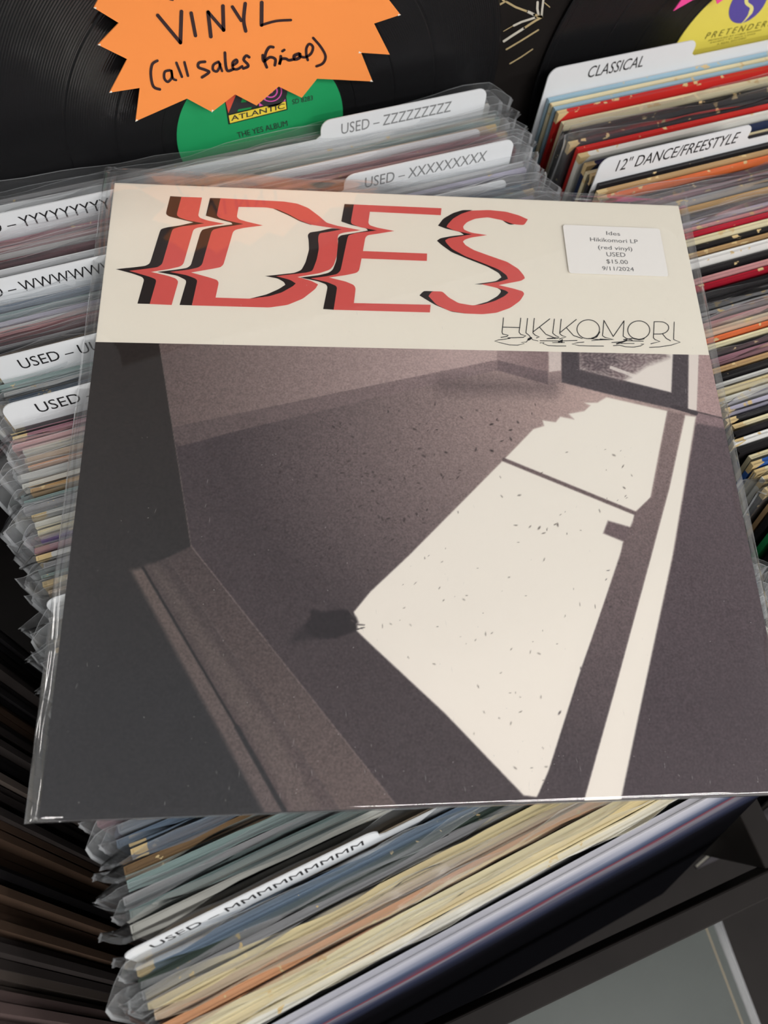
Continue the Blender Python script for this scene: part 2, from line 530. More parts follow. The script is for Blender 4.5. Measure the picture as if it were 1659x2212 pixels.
def divider(x0, x1, tab0, tab1, y, ztop, body, label, group, tx=None, tw=None, shear=0.0, h=0.328, step=0.0115, tcap=0.0070, ttop=0.004, ink=None, rz=0.0):
    lean = lean_of(y)
    t = place('divider_card', (x0 + x1) / 2, y, ztop, h, lean, rz)
    c = (x0 + x1) / 2
    th = 0.0007
    def arc(cx, cz, r, a0, a1):
        return [(cx + r * math.cos(a), cz + r * math.sin(a)) for a in np.linspace(R_(a0), R_(a1), 6)]
    pts = [(x0 - c, 0), (x1 - c, 0)]
    r = 0.006
    zb = h - step
    if tab1 < x1 - 0.012:
        pts += arc(x1 - c - 0.004, zb - 0.004, 0.004, 0, 90)
        pts += [(tab1 - c + 0.003, zb), (tab1 - c, zb + 0.002)]
    pts += arc(tab1 - c - r, h - r, r, 0, 90)
    pts += arc(tab0 - c + r, h - r, r, 90, 180)
    if tab0 > x0 + 0.012:
        pts += [(tab0 - c, zb + 0.002), (tab0 - c - 0.003, zb)]
        pts += arc(x0 - c + 0.004, zb - 0.004, 0.004, 90, 180)
    mb = ngon_prism([(p[0], p[1]) for p in pts], lambda p: (p[0], -th / 2, p[1]), np.array([0, th, 0]))
    build(mb, 'card', CARD, t)
    if body:
        tm = MB()
        text_into(tm, body, ((tx if tx is not None else tab0 + 0.0105) - c, -th / 2 - 0.00012, h - ttop - tcap), (1, 0, 0), (0, 0, tcap), width=tw, shear=shear)
        build(tm, 'lettering', ink or INK, t)
    tag(t, label, 'divider', group)
    return t

# ================================================================== MIDDLE BIN: used records in bags
LX0, LX1 = -0.181, 0.133
ZT = -0.005
DIV = [(0.212, 'Z', 'c'), (0.195, 'Y', 'l'), (0.171, 'X', 'c'), (0.155, 'W', 'l'), (0.1105, 'U', 'l'), (0.0845, 'T', 'l'), (-0.0135, 'O', 'l'), (-0.1450, 'M', 'l')]
DLAB = {'Z': 'white divider card lettered USED with a row of Z', 'Y': 'white divider card lettered USED with a row of Y',
        'X': 'white divider card lettered USED with a row of X', 'W': 'white divider card lettered USED with a row of W',
        'U': 'white divider card reading USED and a letter U cut off by the album', 'T': 'white divider card reading only USED beside the album, its rounded corner showing',
        'O': 'white divider card with only a rounded corner showing at the album left edge', 'M': 'white divider card lettered USED with a row of M, below the album'}
TW = {'Z': 0.070, 'Y': 0.077, 'X': 0.076, 'W': 0.101, 'U': 0.080, 'T': 0.078, 'M': 0.0885}
for y, L, pos in DIV:
    if pos == 'c':
        divider(LX0 + .001, 0.1295, 0.021, 0.1265, y, ZT + 0.004, 'USED – ' + L * 9, DLAB[L], 'divider cards among the bagged records', tx=0.0335, tw=TW[L],
                ink=plain('hazed_ink', alb(120, 122, 124), .6))  # letters greyed to paint in the haze of the bag film
    else:
        sh = -0.0125 if L in 'YW' else 0.006 if L == 'M' else 0.0
        divider(LX0 + .001 + sh, 0.1295 + sh, LX0 + .001 + sh, LX0 + 0.106 + sh, y, ZT + 0.004, ('USED – ' + L * 9) if L != 'O' else None, DLAB[L], 'divider cards among the bagged records',
                tx={'M': -0.1645, 'T': -0.1655, 'U': -0.1685, 'W': -0.1865, 'Y': -0.1815}.get(L, -0.1675), tw=TW.get(L), rz=yaw_of(y))

NAMES = {}
def col(n, rgb): NAMES[n] = rgb; return n
for n, rgb in [('slate blue', (96, 112, 130)), ('pale grey', (190, 190, 188)), ('mauve', (150, 110, 120)), ('maroon', (110, 50, 58)), ('charcoal', (58, 56, 60)),
               ('beige', (190, 172, 150)), ('teal grey', (130, 150, 148)), ('cream', (218, 204, 170)), ('black', (30, 28, 30)), ('dusty pink', (190, 140, 140)),
               ('off-white', (214, 212, 204)), ('peach', (205, 150, 110)), ('purple', (80, 60, 130)), ('dark green', (52, 66, 58)), ('tan', (178, 146, 104)),
               ('brown', (112, 88, 60)), ('grey', (140, 140, 142)), ('navy', (40, 50, 78)), ('yellow', (222, 200, 158)), ('orange', (205, 105, 60)),
               ('red', (190, 44, 40)), ('crimson', (165, 30, 48)), ('blue', (50, 90, 160)), ('green', (30, 140, 80)), ('light blue', (150, 180, 196)),
               ('lavender', (176, 172, 190)), ('white', (228, 226, 218))]:
    col(n, rgb)
SEQ = {'Z0': ['grey', 'pale grey'],
       'Z': ['pale grey', 'teal grey', 'beige'],
       'Y': ['mauve', 'dusty pink', 'pale grey', 'maroon', 'charcoal'],
       'X': ['pale grey', 'lavender', 'grey'],
       'W': ['slate blue', 'teal grey', 'lavender', 'pale grey', 'dusty pink', 'maroon', 'grey', 'charcoal', 'beige', 'brown'],
       'U': ['teal grey', 'pale grey', 'slate blue', 'grey', 'beige'],
       'T': ['black', 'mauve', 'dusty pink', 'off-white', 'beige', 'peach', 'pale grey', 'off-white', 'tan', 'teal grey', 'grey', 'pale grey', 'off-white', 'cream',
             'purple', 'mauve', 'pale grey', 'grey', 'teal grey', 'cream', 'beige', 'pale grey'],
       'O': ['pale grey', 'cream', 'grey', 'off-white', 'slate blue', 'tan', 'pale grey', 'mauve', 'off-white', 'grey', 'beige', 'pale grey', 'charcoal', 'off-white',
             'cream', 'cream', 'pale grey', 'slate blue', 'mauve', 'grey', 'slate blue', 'slate blue', 'brown', 'teal grey', 'grey', 'teal grey', 'off-white'],
       'M': ['beige', 'slate blue', 'dark green', 'grey', 'yellow', 'beige', 'peach', 'cream', 'yellow', 'off-white']}
bounds = [0.2235] + [d[0] for d in DIV] + [-0.1935]
keys = ['Z0', 'Z', 'Y', 'X', 'W', 'U', 'T', 'O', 'M']
LETTER_AT = {'Z': 'Z', 'Y': 'Y', 'X': 'X', 'W': 'W', 'U': 'U', 'T': 'half-hidden USED', 'O': 'rounded-corner', 'M': 'M'}
for bi, key in enumerate(keys):
    ya, yb = bounds[bi], bounds[bi + 1]
    seq = SEQ[key]
    n = len(seq)
    st = (ya - yb) / (n + 1)
    for i, cn in enumerate(seq):
        y = ya - st * (i + 1)
        k = 1 if st > 0.0044 else 0
        zt = ZT - 0.0125 + random.uniform(-0.002, 0.0015)
        xc = (LX0 + LX1) / 2 + random.uniform(-0.003, 0.003)
        if key == 'M' or (key == 'O' and i > n - 9):
            xc += 0.009
        if key == 'Z0':
            lab = '%s record in a clear bag, %s in front of the black display disc' % (cn, ORD[i])
        elif key == 'M':
            lab = '%s record in a clear bag, %s in front of the M divider card' % (cn, ORD[i])
        elif key in 'OT':
            lab = '%s record in a clear bag, %s in front of the %s divider' % (cn, ORD[i], LETTER_AT[key])
        else:
            lab = '%s record in a clear bag, %s in front of the %s divider card' % (cn, ORD[i], LETTER_AT[key])
        record(xc, y, zt, NAMES[cn], k, True, wear=0.75 if cn in ('black', 'cream', 'tan') else 0.45, label=lab, group='bagged records in the middle bin', rz=yaw_of(y))

# the foremost record of the middle bin, its glossy cover seen from above
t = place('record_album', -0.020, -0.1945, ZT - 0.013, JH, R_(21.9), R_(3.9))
cm, nt, bs, out = new_mat('navy_cover_painted_shade')
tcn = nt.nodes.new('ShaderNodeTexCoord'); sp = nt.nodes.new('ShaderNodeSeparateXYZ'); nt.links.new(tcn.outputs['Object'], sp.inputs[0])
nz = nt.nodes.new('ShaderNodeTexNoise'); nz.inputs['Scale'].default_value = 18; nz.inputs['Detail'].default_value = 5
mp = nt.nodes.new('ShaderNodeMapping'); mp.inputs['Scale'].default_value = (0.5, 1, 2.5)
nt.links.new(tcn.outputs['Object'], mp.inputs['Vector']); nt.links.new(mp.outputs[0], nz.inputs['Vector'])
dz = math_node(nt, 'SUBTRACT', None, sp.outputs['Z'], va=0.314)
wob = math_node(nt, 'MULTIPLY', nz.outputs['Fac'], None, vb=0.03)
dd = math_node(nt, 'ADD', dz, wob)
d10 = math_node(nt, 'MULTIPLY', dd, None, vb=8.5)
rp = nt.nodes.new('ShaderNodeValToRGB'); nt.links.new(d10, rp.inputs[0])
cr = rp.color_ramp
stops = [(0.0, (196, 194, 198)), (0.2, (150, 152, 164)), (0.33, (84, 92, 112)), (0.41, (56, 64, 84)), (0.47, (100, 52, 62)), (0.52, (104, 102, 110)), (0.6, (60, 62, 78)), (0.7, (36, 40, 56)), (0.84, (14, 14, 18)), (1.0, (8, 8, 10))]  # printed cover; the near-black lower stops paint in the bin's shade
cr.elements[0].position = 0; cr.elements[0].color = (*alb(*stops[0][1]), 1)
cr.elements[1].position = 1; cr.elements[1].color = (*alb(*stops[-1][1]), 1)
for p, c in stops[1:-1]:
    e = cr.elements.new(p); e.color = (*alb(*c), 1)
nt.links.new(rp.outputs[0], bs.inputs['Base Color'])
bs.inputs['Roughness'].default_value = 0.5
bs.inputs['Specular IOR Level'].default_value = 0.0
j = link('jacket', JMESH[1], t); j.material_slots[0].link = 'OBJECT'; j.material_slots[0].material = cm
link('inner_sleeve', IMESH[1], t)
tag(t, 'foremost record of the middle bin, pale cover fading to navy and painted-in shade', 'record', 'bagged records in the middle bin')

# ================================================================== RIGHT BIN: bare jackets
RX0 = 0.1695
RXC = RX0 + JW
divider(RX0, RX0 + 0.316, RX0, RX0 + 0.1065, 0.215, 0.0, 'CLASSICAL', 'white divider card lettered CLASSICAL in the right bin', 'divider cards in the right bin',
        tx=0.1985, tw=0.0405, tcap=0.0076, ttop=0.0036)
divider(RX0, RX0 + 0.316, RX0, RX0 + 0.1065, 0.142, 0.0, '12" DANCE/FREESTYLE', 'white divider card lettered for twelve inch dance and freestyle', 'divider cards in the right bin',
        tx=0.1825, tw=0.0855, tcap=0.0078, ttop=0.0034)
RSEQ_A = [('light blue', 0, 0), ('cream', 0, 0), ('light blue', 0, 0), ('red', 0, 1), ('cream', 0, 2), ('black', 1, 2), ('charcoal', 1, 1), ('red', 0, 0), ('off-white', 0, 2), ('navy', 0, 1), ('cream', 0, 0), ('charcoal', 0, 0)]
RSEQ_B = [('black', 0, 0), ('tan', 0, 0), ('orange', 0, 1), ('black', 0, 1), ('mauve', 1, 1), ('grey', 1, 0), ('tan', 0, 0), ('black', 0, 1), ('lavender', 1, 0), ('dusty pink', 1, 0),
          ('crimson', 0, 0), ('cream', 0, 0), ('black', 0, 0), ('tan', 0, 0), ('white', 0, 1), ('black', 0, 1), ('dusty pink', 0, 0), ('crimson', 0, 0), ('black', 0, 2), ('black', 1, 1),
          ('grey', 1, 1), ('dusty pink', 1, 1), ('beige', 1, 0), ('orange', 0, 0), ('cream', 0, 0), ('black', 0, 0), ('mauve', 1, 1), ('tan', 0, 0), ('black', 0, 0), ('white', 0, 0),
          ('yellow', 0, 0), ('off-white', 1, 1), ('lavender', 1, 1), ('black', 0, 0), ('cream', 0, 0), ('black', 0, 0), ('white', 0, 0), ('black', 0, 1), ('cream', 0, 0), ('blue', 0, 0),
          ('cream', 0, 0), ('off-white', 1, 1), ('charcoal', 1, 1), ('tan', 0, 0), ('black', 0, 1), ('green', 0, 1), ('black', 0, 2), ('black', 0, 1), ('navy', 1, 1), ('cream', 0, 0)]
RSEQ_C = ['grey', 'charcoal', 'tan', 'black', 'navy', 'cream', 'black', 'maroon', 'black', 'brown', 'slate blue', 'black', 'charcoal']
def run(seq, ya, yb, txt):
    tot = sum(0.9 + 0.35 * s[2] for s in seq)
    y = ya
    for i, (cn, bg, kk) in enumerate(seq):
        w = (0.9 + 0.35 * kk) / tot * (ya - yb)
        y -= w / 2
        record(RXC + random.uniform(-0.002, 0.004), y, -0.0165 + random.uniform(-0.0025, 0.001), NAMES[cn], kk, bool(bg), wear=random.uniform(0.5, 1.0),
               label='%s %s, %s %s' % (cn, 'record in a clear bag' if bg else 'cardboard record jacket', ORD[i], txt), group='records in the right bin', rough=0.38,
               inner=BLACKPAPER if cn in ('black', 'charcoal') and random.random() < .6 else None, mirror=random.random() < .12)
        y -= w / 2
run(RSEQ_A, 0.2135, 0.1435, 'in front of the CLASSICAL divider')
run(RSEQ_B, 0.1405, -0.112, 'in front of the dance divider')
run([(c, 0, 1) for c in RSEQ_C], -0.114, -0.185, 'of the frontmost batch in the right bin')

# ================================================================== LEFT BIN: only the ends of its records show, shade painted in
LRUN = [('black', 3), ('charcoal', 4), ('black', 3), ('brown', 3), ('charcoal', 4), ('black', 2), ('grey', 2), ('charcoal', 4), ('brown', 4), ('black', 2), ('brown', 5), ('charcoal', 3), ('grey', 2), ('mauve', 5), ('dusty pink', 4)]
SHADE_RGB = {'mauve': (84, 70, 68), 'dusty pink': (112, 94, 90), 'grey': (78, 70, 65), 'brown': (66, 50, 39), 'charcoal': (44, 39, 38)}  # darker copies of the jacket colours, the bin's shade painted in
i = 0
for cn, cnt in LRUN:
    for _ in range(cnt):
        record(-0.2335 - JW + random.uniform(-0.004, 0.004), 0.03 - i * 0.0044, -0.012 + random.uniform(-.002, .002), SHADE_RGB.get(cn, NAMES[cn]), 2, False, wear=-0.6, rough=0.6,
               label='%s record in the left bin with shade painted in, %s from the back' % (cn, ORD[i]), group='records in the left bin', inner=BLACKPAPER, mirror=True)
        i += 1

# ================================================================== DISPLAY DISCS on the back board
VIN, nt, bs, out = new_mat('black_vinyl')
bs.inputs['Base Color'].default_value = (0.008, 0.008, 0.009, 1)
bs.inputs['Roughness'].default_value = 0.22
bs.inputs['Specular IOR Level'].default_value = 0.4
bs.inputs['Anisotropic'].default_value = 0.85
tg = nt.nodes.new('ShaderNodeTangent'); tg.direction_type = 'RADIAL'; tg.axis = 'Y'
nt.links.new(tg.outputs[0], bs.inputs['Tangent'])
tcn = nt.nodes.new('ShaderNodeTexCoord')
ln = nt.nodes.new('ShaderNodeVectorMath'); ln.operation = 'LENGTH'; nt.links.new(tcn.outputs['Object'], ln.inputs[0])
sn = math_node(nt, 'SINE', math_node(nt, 'MULTIPLY', ln.outputs['Value'], None, vb=5200.0))
n1 = nt.nodes.new('ShaderNodeTexNoise'); n1.noise_dimensions = '1D'; n1.inputs['Scale'].default_value = 240
nt.links.new(ln.outputs['Value'], n1.inputs['W'])
hh = math_node(nt, 'ADD', math_node(nt, 'MULTIPLY', sn, None, vb=0.3), n1.outputs['Fac'])
bp = nt.nodes.new('ShaderNodeBump'); bp.inputs['Strength'].default_value = 0.25; bp.inputs['Distance'].default_value = 0.0004
nt.links.new(hh, bp.inputs['Height']); nt.links.new(bp.outputs['Normal'], bs.inputs['Normal'])

def disc_outline(r, n=96):
    return [(r * math.cos(a), r * math.sin(a)) for a in np.linspace(0, 2 * math.pi, n + 1)[:-1]]
def vinyl(cx, cz, y, label_rgb, name_label):
    t = empty('display_record', (cx, y, cz))
    mb = MB()
    prof = [(0.0035, 0.0008), (0.050, 0.0008), (0.0515, 0.0003), (0.058, 0.0004), (0.0585, 0.0007), (0.082, 0.0007), (0.0828, 0.0004), (0.084, 0.0007), (0.108, 0.0007), (0.1088, 0.0004),
            (0.110, 0.0007), (0.1455, 0.0007), (0.147, 0.0009), (0.1498, 0.0009), (0.1505, 0.0)]
    n = 128
    vs = []
    for (r, h) in prof:
        vs += [(r * math.cos(a), -h, r * math.sin(a)) for a in np.linspace(0, 2 * math.pi, n + 1)[:-1]]
    vs += [(0.1505 * math.cos(a), 0.0007, 0.1505 * math.sin(a)) for a in np.linspace(0, 2 * math.pi, n + 1)[:-1]]
    fs = []
    K = len(prof) + 1
    for k in range(K - 1):
        for i in range(n):
            fs.append((k * n + i, k * n + (i + 1) % n, (k + 1) * n + (i + 1) % n, (k + 1) * n + i))
    fs.append(tuple((K - 1) * n + i for i in range(n)))
    mb.add(vs, fs)
    build(mb, 'disc', VIN, t, smooth=False)
    lp = ngon_prism(disc_outline(0.0500), lambda p: (p[0], -0.00105, p[1]), np.array([0, 0.0002, 0]))
    lb = build(lp, 'paper_label', plain('label_%d_%d_%d' % label_rgb, alb(*label_rgb), 0.45, 0.3, 0.03), t)
    tag(t, name_label, 'record', 'display discs on the back board')
    return t, lb
VY = 0.2290
vt, gl = vinyl(-0.0095, -0.015, VY, (34, 150, 92), 'black vinyl record with a green paper label behind the orange sign')
vt2, yl = vinyl(0.323, -0.018, VY, (222, 208, 92), 'black vinyl record with a yellow paper label behind the right bin')
def on_label(root, depth):
    o = np.array(root.location)
    return lambda p: py(p[0], p[1], VY - depth) - o
def text_px(mb, body, p0, p1, ptop, to3, spacing=1.0, bold=0.0, shear=0.0):
    a, b, c = np.array(to3(p0)), np.array(to3(p1)), np.array(to3(ptop))
    d = b - a; L = np.linalg.norm(d); ux = d / L
    uy = c - a
    text_into(mb, body, a, ux, uy, width=L, spacing=spacing, bold=bold, shear=shear)
# green label print
Z2 = 5.53
def k2(p): return (460 + p[0] / Z2, 170 + p[1] / Z2)
L1, L2, L3, L4 = (on_label(vt, d) for d in (0.00120, 0.00130, 0.00140, 0.00150))
def poly(name, pts, mat, to3, parent, mapf=k2):
    mb = MB(); flat(mb, [to3(mapf(p)) for p in pts][::-1])
    return build(mb, name, mat, parent)
LK = plain('label_black', alb(52, 50, 54), 0.5)
poly('logo_frame', [(185, 548), (110, 70), (850, -80), (892, 372)], plain('label_outline', alb(28, 40, 34), 0.5), L1, gl)
poly('logo_panel', [(186, 424), (135, 90), (540, 0), (548, 325)], LK, L2, gl)
poly('logo_red_field', [(185, 412), (150, 270), (125, 90), (290, 100), (275, 195)], plain('label_red', alb(214, 84, 62), 0.5), L3, gl)
poly('logo_letter_gap', [(335, 285), (350, 235), (400, 262), (398, 280)], plain('label_green2', alb(30, 140, 74), 0.5), L3, gl)
poly('logo_letter_foot', [(290, 395), (305, 366), (465, 338), (455, 360)], plain('label_green2', alb(30, 140, 74), 0.5), L3, gl)
poly('logo_pink_field', [(552, 330), (545, 0), (850, -60), (866, 268)], plain('label_pink', alb(222, 92, 178), 0.5), L2, gl)
mb = MB()
for ringr, wdd, a0, a1 in ((210, 62, -70, 150), (130, 36, -100, 120), (60, 40, -100, 200)):
    stroke(mb, [k2((690 + 0.8 * ringr * math.cos(R_(a)), 150 + ringr * 0.75 * math.sin(R_(a)))) for a in range(a0, a1, 12)], wdd / Z2, L3)
build(mb, 'logo_swirl', LK, gl)
poly('logo_strip', [(205, 532), (188, 440), (868, 272), (878, 362)], plain('label_yellow', alb(232, 206, 70), 0.5), L3, gl)
mb = MB()
text_px(mb, 'ATLANTIC', k2((218, 505)), k2((858, 352)), k2((212, 448)), L4, bold=0.012)
text_px(mb, 'THE YES ALBUM', k2((300, 708)), k2((895, 562)), k2((284, 645)), L3)
text_px(mb, 'SD 8283', k2((950, 308)), k2((1195, 255)), k2((945, 252)), L3)
build(mb, 'lettering', LK, gl)
# yellow label print
Z3 = 7.575
def k3(p): return (1440 + p[0] / Z3, p[1] / Z3)
Y1, Y2, Y3 = (on_label(vt2, d) for d in (0.00120, 0.00130, 0.00140))
PURP = plain('label_purple', alb(88, 76, 158), 0.5)
YEL = plain('label_222_208_92', alb(222, 208, 92))
mb = MB()
flat(mb, [Y1(k3((1340 + 300 * math.cos(a) * .9 + 90 * math.cos(a + 1.1), 40 + 330 * math.sin(a) - 90 * math.cos(a)))) for a in np.linspace(0, 2 * math.pi, 41)[:-1]])
build(mb, 'round_emblem', PURP, yl)
mb = MB()
stroke(mb, smooth_pts([k3(p) for p in [(1310, -60), (1310, 50), (1390, 120), (1370, 210), (1300, 310), (1225, 385)]], 5), [30 / Z3 * 2] * 16 + [44 / Z3, 36 / Z3, 30 / Z3, 26 / Z3, 22 / Z3, 18 / Z3, 14 / Z3, 10 / Z3, 8 / Z3, 6 / Z3], Y2)
build(mb, 'emblem_curve', plain('label_pale', alb(224, 218, 140), .5), yl)
mb = MB()
text_px(mb, 'PRETENDERS', k3((625, 640)), k3((1700, 420)), k3((680, 535)), Y2, spacing=1.5)
text_px(mb, 'PRODUCED BY CHRIS THOMAS', k3((680, 680)), k3((1545, 500)), k3((690, 655)), Y2, spacing=1.1)
text_px(mb, 'EXCEPT * BY NICK LOWE', k3((715, 712)), k3((1450, 560)), k3((722, 690)), Y2, spacing=1.1)
text_px(mb, 'A REAL RECORD', k3((820, 738)), k3((1295, 632)), k3((830, 712)), Y2, spacing=1.1)
build(mb, 'lettering', plain('label_brown_ink', alb(120, 112, 50), .6), yl)

# ================================================================== STARBURST SIGNS
ORANGE = plain('orange_card', alb(243, 140, 72), 0.6, 0.2, 0.02, 40)
SY = 0.2215
st_px = [(225, -25), (203, 17), (257, 50), (212, 97), (275, 128), (237, 200), (302, 190), (293, 262), (404, 213), (458, 242), (508, 204), (554, 228), (602, 187), (652, 211), (685, 170),
         (805, 176), (780, 114), (842, 118), (808, 51), (865, 32), (838, -3), (880, -60), (810, -75), (800, -140), (730, -110), (690, -170), (630, -120), (570, -180), (520, -125), (450, -165), (410, -110), (330, -140), (310, -85), (240, -90)]
P0 = py(530, 60, SY)
sg = empty('starburst_sign', tuple(P0))
to = lambda p: py(p[0], p[1], SY) - P0
mb = ngon_prism(st_px[::-1], to, np.array([0, 0.0006, 0]))
build(mb, 'card', ORANGE, sg)
# white paper showing at bent tips
mb = MB()
tip3 = lambda p: py(p[0], p[1], SY - 0.0001) - P0
for tip in [(203, 17), (212, 97), (237, 200), (293, 262), (458, 242), (805, 176), (865, 32), (780, 114)]:
    cxy = np.array([530, 60.]); d = (cxy - np.array(tip)); d /= np.linalg.norm(d); nrm = np.array([-d[1], d[0]])
    flat(mb, [tip3(np.array(tip) - d * 1.5), tip3(np.array(tip) + d * 5 + nrm * 2.2), tip3(np.array(tip) + d * 5 - nrm * 2.2)])
build(mb, 'worn_tips', PAPER, sg)
MARK = plain('marker_ink', alb(42, 22, 26), 0.45, 0.35)
def m1(p): return (200 + p[0] / 4.608, p[1] / 4.608)
def m2_(p): return (520 + p[0] / 4.608, p[1] / 4.608)
ink3 = lambda p: py(p[0], p[1], SY - 0.0003) - P0
mb = MB()
def sk(pts, f=m1, w=6.6, sm=True):
    q = [f(p) for p in pts]
    stroke(mb, smooth_pts(q, 4) if sm and len(q) > 2 else q, w, ink3)
sk([(648, 152), (875, 425)], w=7.5, sm=False); sk([(885, 115), (875, 425)], w=8, sm=False)
sk([(982, 130), (1025, 355)], w=7.5, sm=False)
sk([(1150, 120), (1178, 365)], w=8, sm=False); sk([(1150, 120), (1305, 300)], w=7, sm=False); sk([(1298, 60), (1305, 300)], w=8, sm=False)
sk([(1392, 68), (1480, 205)], w=7, sm=False); sk([(1520, 35), (1505, 200), (1525, 310)], w=7.5)
sk([(210, 25), (208, 250)], m2_, 8, sm=False); sk([(208, 250), (350, 210), (500, 200)], m2_, 5.5)
sk([(645, 605), (595, 640), (580, 740), (605, 860), (670, 890)], w=6)
sk([(770, 700), (720, 715), (715, 780), (750, 815), (790, 770), (785, 705)], w=5.5); sk([(785, 705), (800, 780), (832, 798)], w=5)
sk([(835, 625), (890, 765)], w=5.5, sm=False); sk([(915, 620), (950, 755)], w=5.5, sm=False)
sk([(1120, 615), (1060, 625), (1055, 670), (1120, 695), (1160, 720), (1090, 770)], w=6)
sk([(1255, 615), (1205, 645), (1200, 695), (1240, 710), (1270, 650), (1260, 625)], w=5.5); sk([(1265, 640), (1290, 708)], w=5, sm=False)
sk([(1318, 525), (1325, 640), (1345, 705), (1400, 690)], w=6)
sk([(1400, 650), (1440, 620), (1430, 595), (1395, 625), (1400, 680), (1440, 690), (1490, 660)], w=5.5)
sk([(1560, 570), (1530, 555), (1505, 595), (1545, 640), (1545, 665), (1500, 682)], w=6)
sk([(325, 470), (285, 470), (250, 530), (240, 610), (260, 670)], m2_, 6); sk([(220, 550), (230, 610), (290, 570), (345, 590), (340, 650)], m2_, 6)
sk([(415, 510), (435, 497)], m2_, 5.5, sm=False)
sk([(400, 560), (395, 610), (385, 645), (405, 590), (450, 585), (480, 600), (530, 590)], m2_, 6)
sk([(580, 535), (535, 555), (540, 590), (585, 575), (590, 540)], m2_, 7); sk([(590, 560), (640, 570), (700, 535), (720, 470), (685, 438), (655, 480), (655, 550), (668, 598)], m2_, 5.5)
sk([(722, 378), (800, 470), (845, 560), (820, 630), (755, 660)], m2_, 5.5)
# foot of the line of writing above, cut by the picture's edge
sk([(770, -6), (800, 0)], w=4, sm=False)
build(mb, 'handwriting', MARK, sg)
tag(sg, 'orange starburst card sign handwritten VINYL (all sales final)', 'sign')

P1 = py(1530, -20, SY)
sg2 = empty('starburst_sign', tuple(P1))
mb = ngon_prism([(1455, 24), (1497, 0), (1545, -8), (1549, 9), (1562, 0), (1575, -25), (1625, -28), (1590, -60), (1640, -95), (1585, -105), (1590, -150), (1545, -125), (1510, -165), (1490, -120), (1435, -135), (1455, -85), (1405, -60), (1460, -40), (1440, -10), (1482, -14)][::-1], lambda p: py(p[0], p[1], SY) - P1, np.array([0, 0.0006, 0]))
build(mb, 'card', plain('pink_card', alb(238, 74, 150), 0.6), sg2)
tag(sg2, 'bright pink pointed card sign above the yellow-labelled disc', 'sign')

# ================================================================== LOWER SHELF below the rail
low = empty('lower_rack', (0, 0, FZ))
def lpart(name, a, b):
    return build(MB().box((a[0], a[1], a[2] - FZ), (b[0], b[1], b[2] - FZ)), name, BLACKWOOD, low)
LZ = -0.4225
lpart('shelf_board', (-0.575, -0.70, LZ - 0.015), (0.60, -0.30, LZ))
lpart('end_panel', (-0.59, -0.70, FZ), (-0.575, -0.30, LZ + 0.05)); lpart('end_panel', (0.60, -0.70, FZ), (0.615, -0.30, LZ + 0.05))
lpart('front_lip', (-0.575, -0.712, LZ - 0.015), (0.60, -0.70, LZ + 0.04))
tag(low, 'dark lower rack in front of the bins below the rail', 'rack')
# grey-green record lying in the lower rack
rzl = R_(-4)
ex_, ey_ = np.array([math.cos(rzl), math.sin(rzl)]), np.array([-math.sin(rzl), math.cos(rzl)])
cn_ = np.array([0.213, -0.338]) - ex_ * JW - ey_ * JH
t = empty('bagged_record', (float(cn_[0]), float(cn_[1]), LZ + 0.0024), (R_(-90), 0, rzl))
j = link('jacket', JMESH[1], t); j.material_slots[0].link = 'OBJECT'; j.material_slots[0].material = jacket_mat((44, 51, 47), 0.0, 0.5)
link('inner_sleeve', IMESH[1], t)
pb = link('plastic_bag', BAGS[1][2], t)
for sl_, mt_ in zip(pb.material_slots, (film_mat('low_bag_film', 0.012, 0.2, 0.35, 0.0, 20), film_mat('low_bag_seam', 0.28, 0.3, 0.3, 0.0, 20), film_mat('low_bag_flap', 0.16, 0.3, 0.3, 0.0, 20))):
    sl_.link = 'OBJECT'; sl_.material = mt_
mb = MB()
for a, b in (((-0.148, 0.279), (0.148, 0.279)), ((0.149, 0.2795), (0.149, 0.01)), ((-0.149, 0.2795), (-0.149, 0.01))):
    stroke(mb, [a, b], 0.0012, lambda p: (p[0], -0.00172, p[1]))
build(mb, 'cover_border_line', plain('tan_ink', alb(128, 116, 92), .6), t)
tag(t, 'grey-green record in a clear bag lying in the lower rack', 'record')

# ================================================================== THE ALBUM ON TOP
TH = R_(-18.5)
cT, sT = math.cos(TH), math.sin(TH)
alb_o = empty('record_album', (0, 0, -0.004), (0, 0, TH))
def wl(P):                       # world (x, y) -> album frame
    return (cT * P[0] + sT * P[1], -sT * P[0] + cT * P[1])
def on_alb(h):
    def g(p):
        P = pz(p[0], p[1], h)
        a = wl(P)
        return (a[0], a[1], h + 0.004)
    return g
HS = 0.157
jb = MB()
jb.box((-HS, -HS, 0.0005), (HS, HS, 0.004))
WHITECARD = plain('cream_card', alb(232, 226, 212), 0.5, 0.25, 0.015, 300)
build(jb, 'jacket', WHITECARD, alb_o, bevel=0.0006)

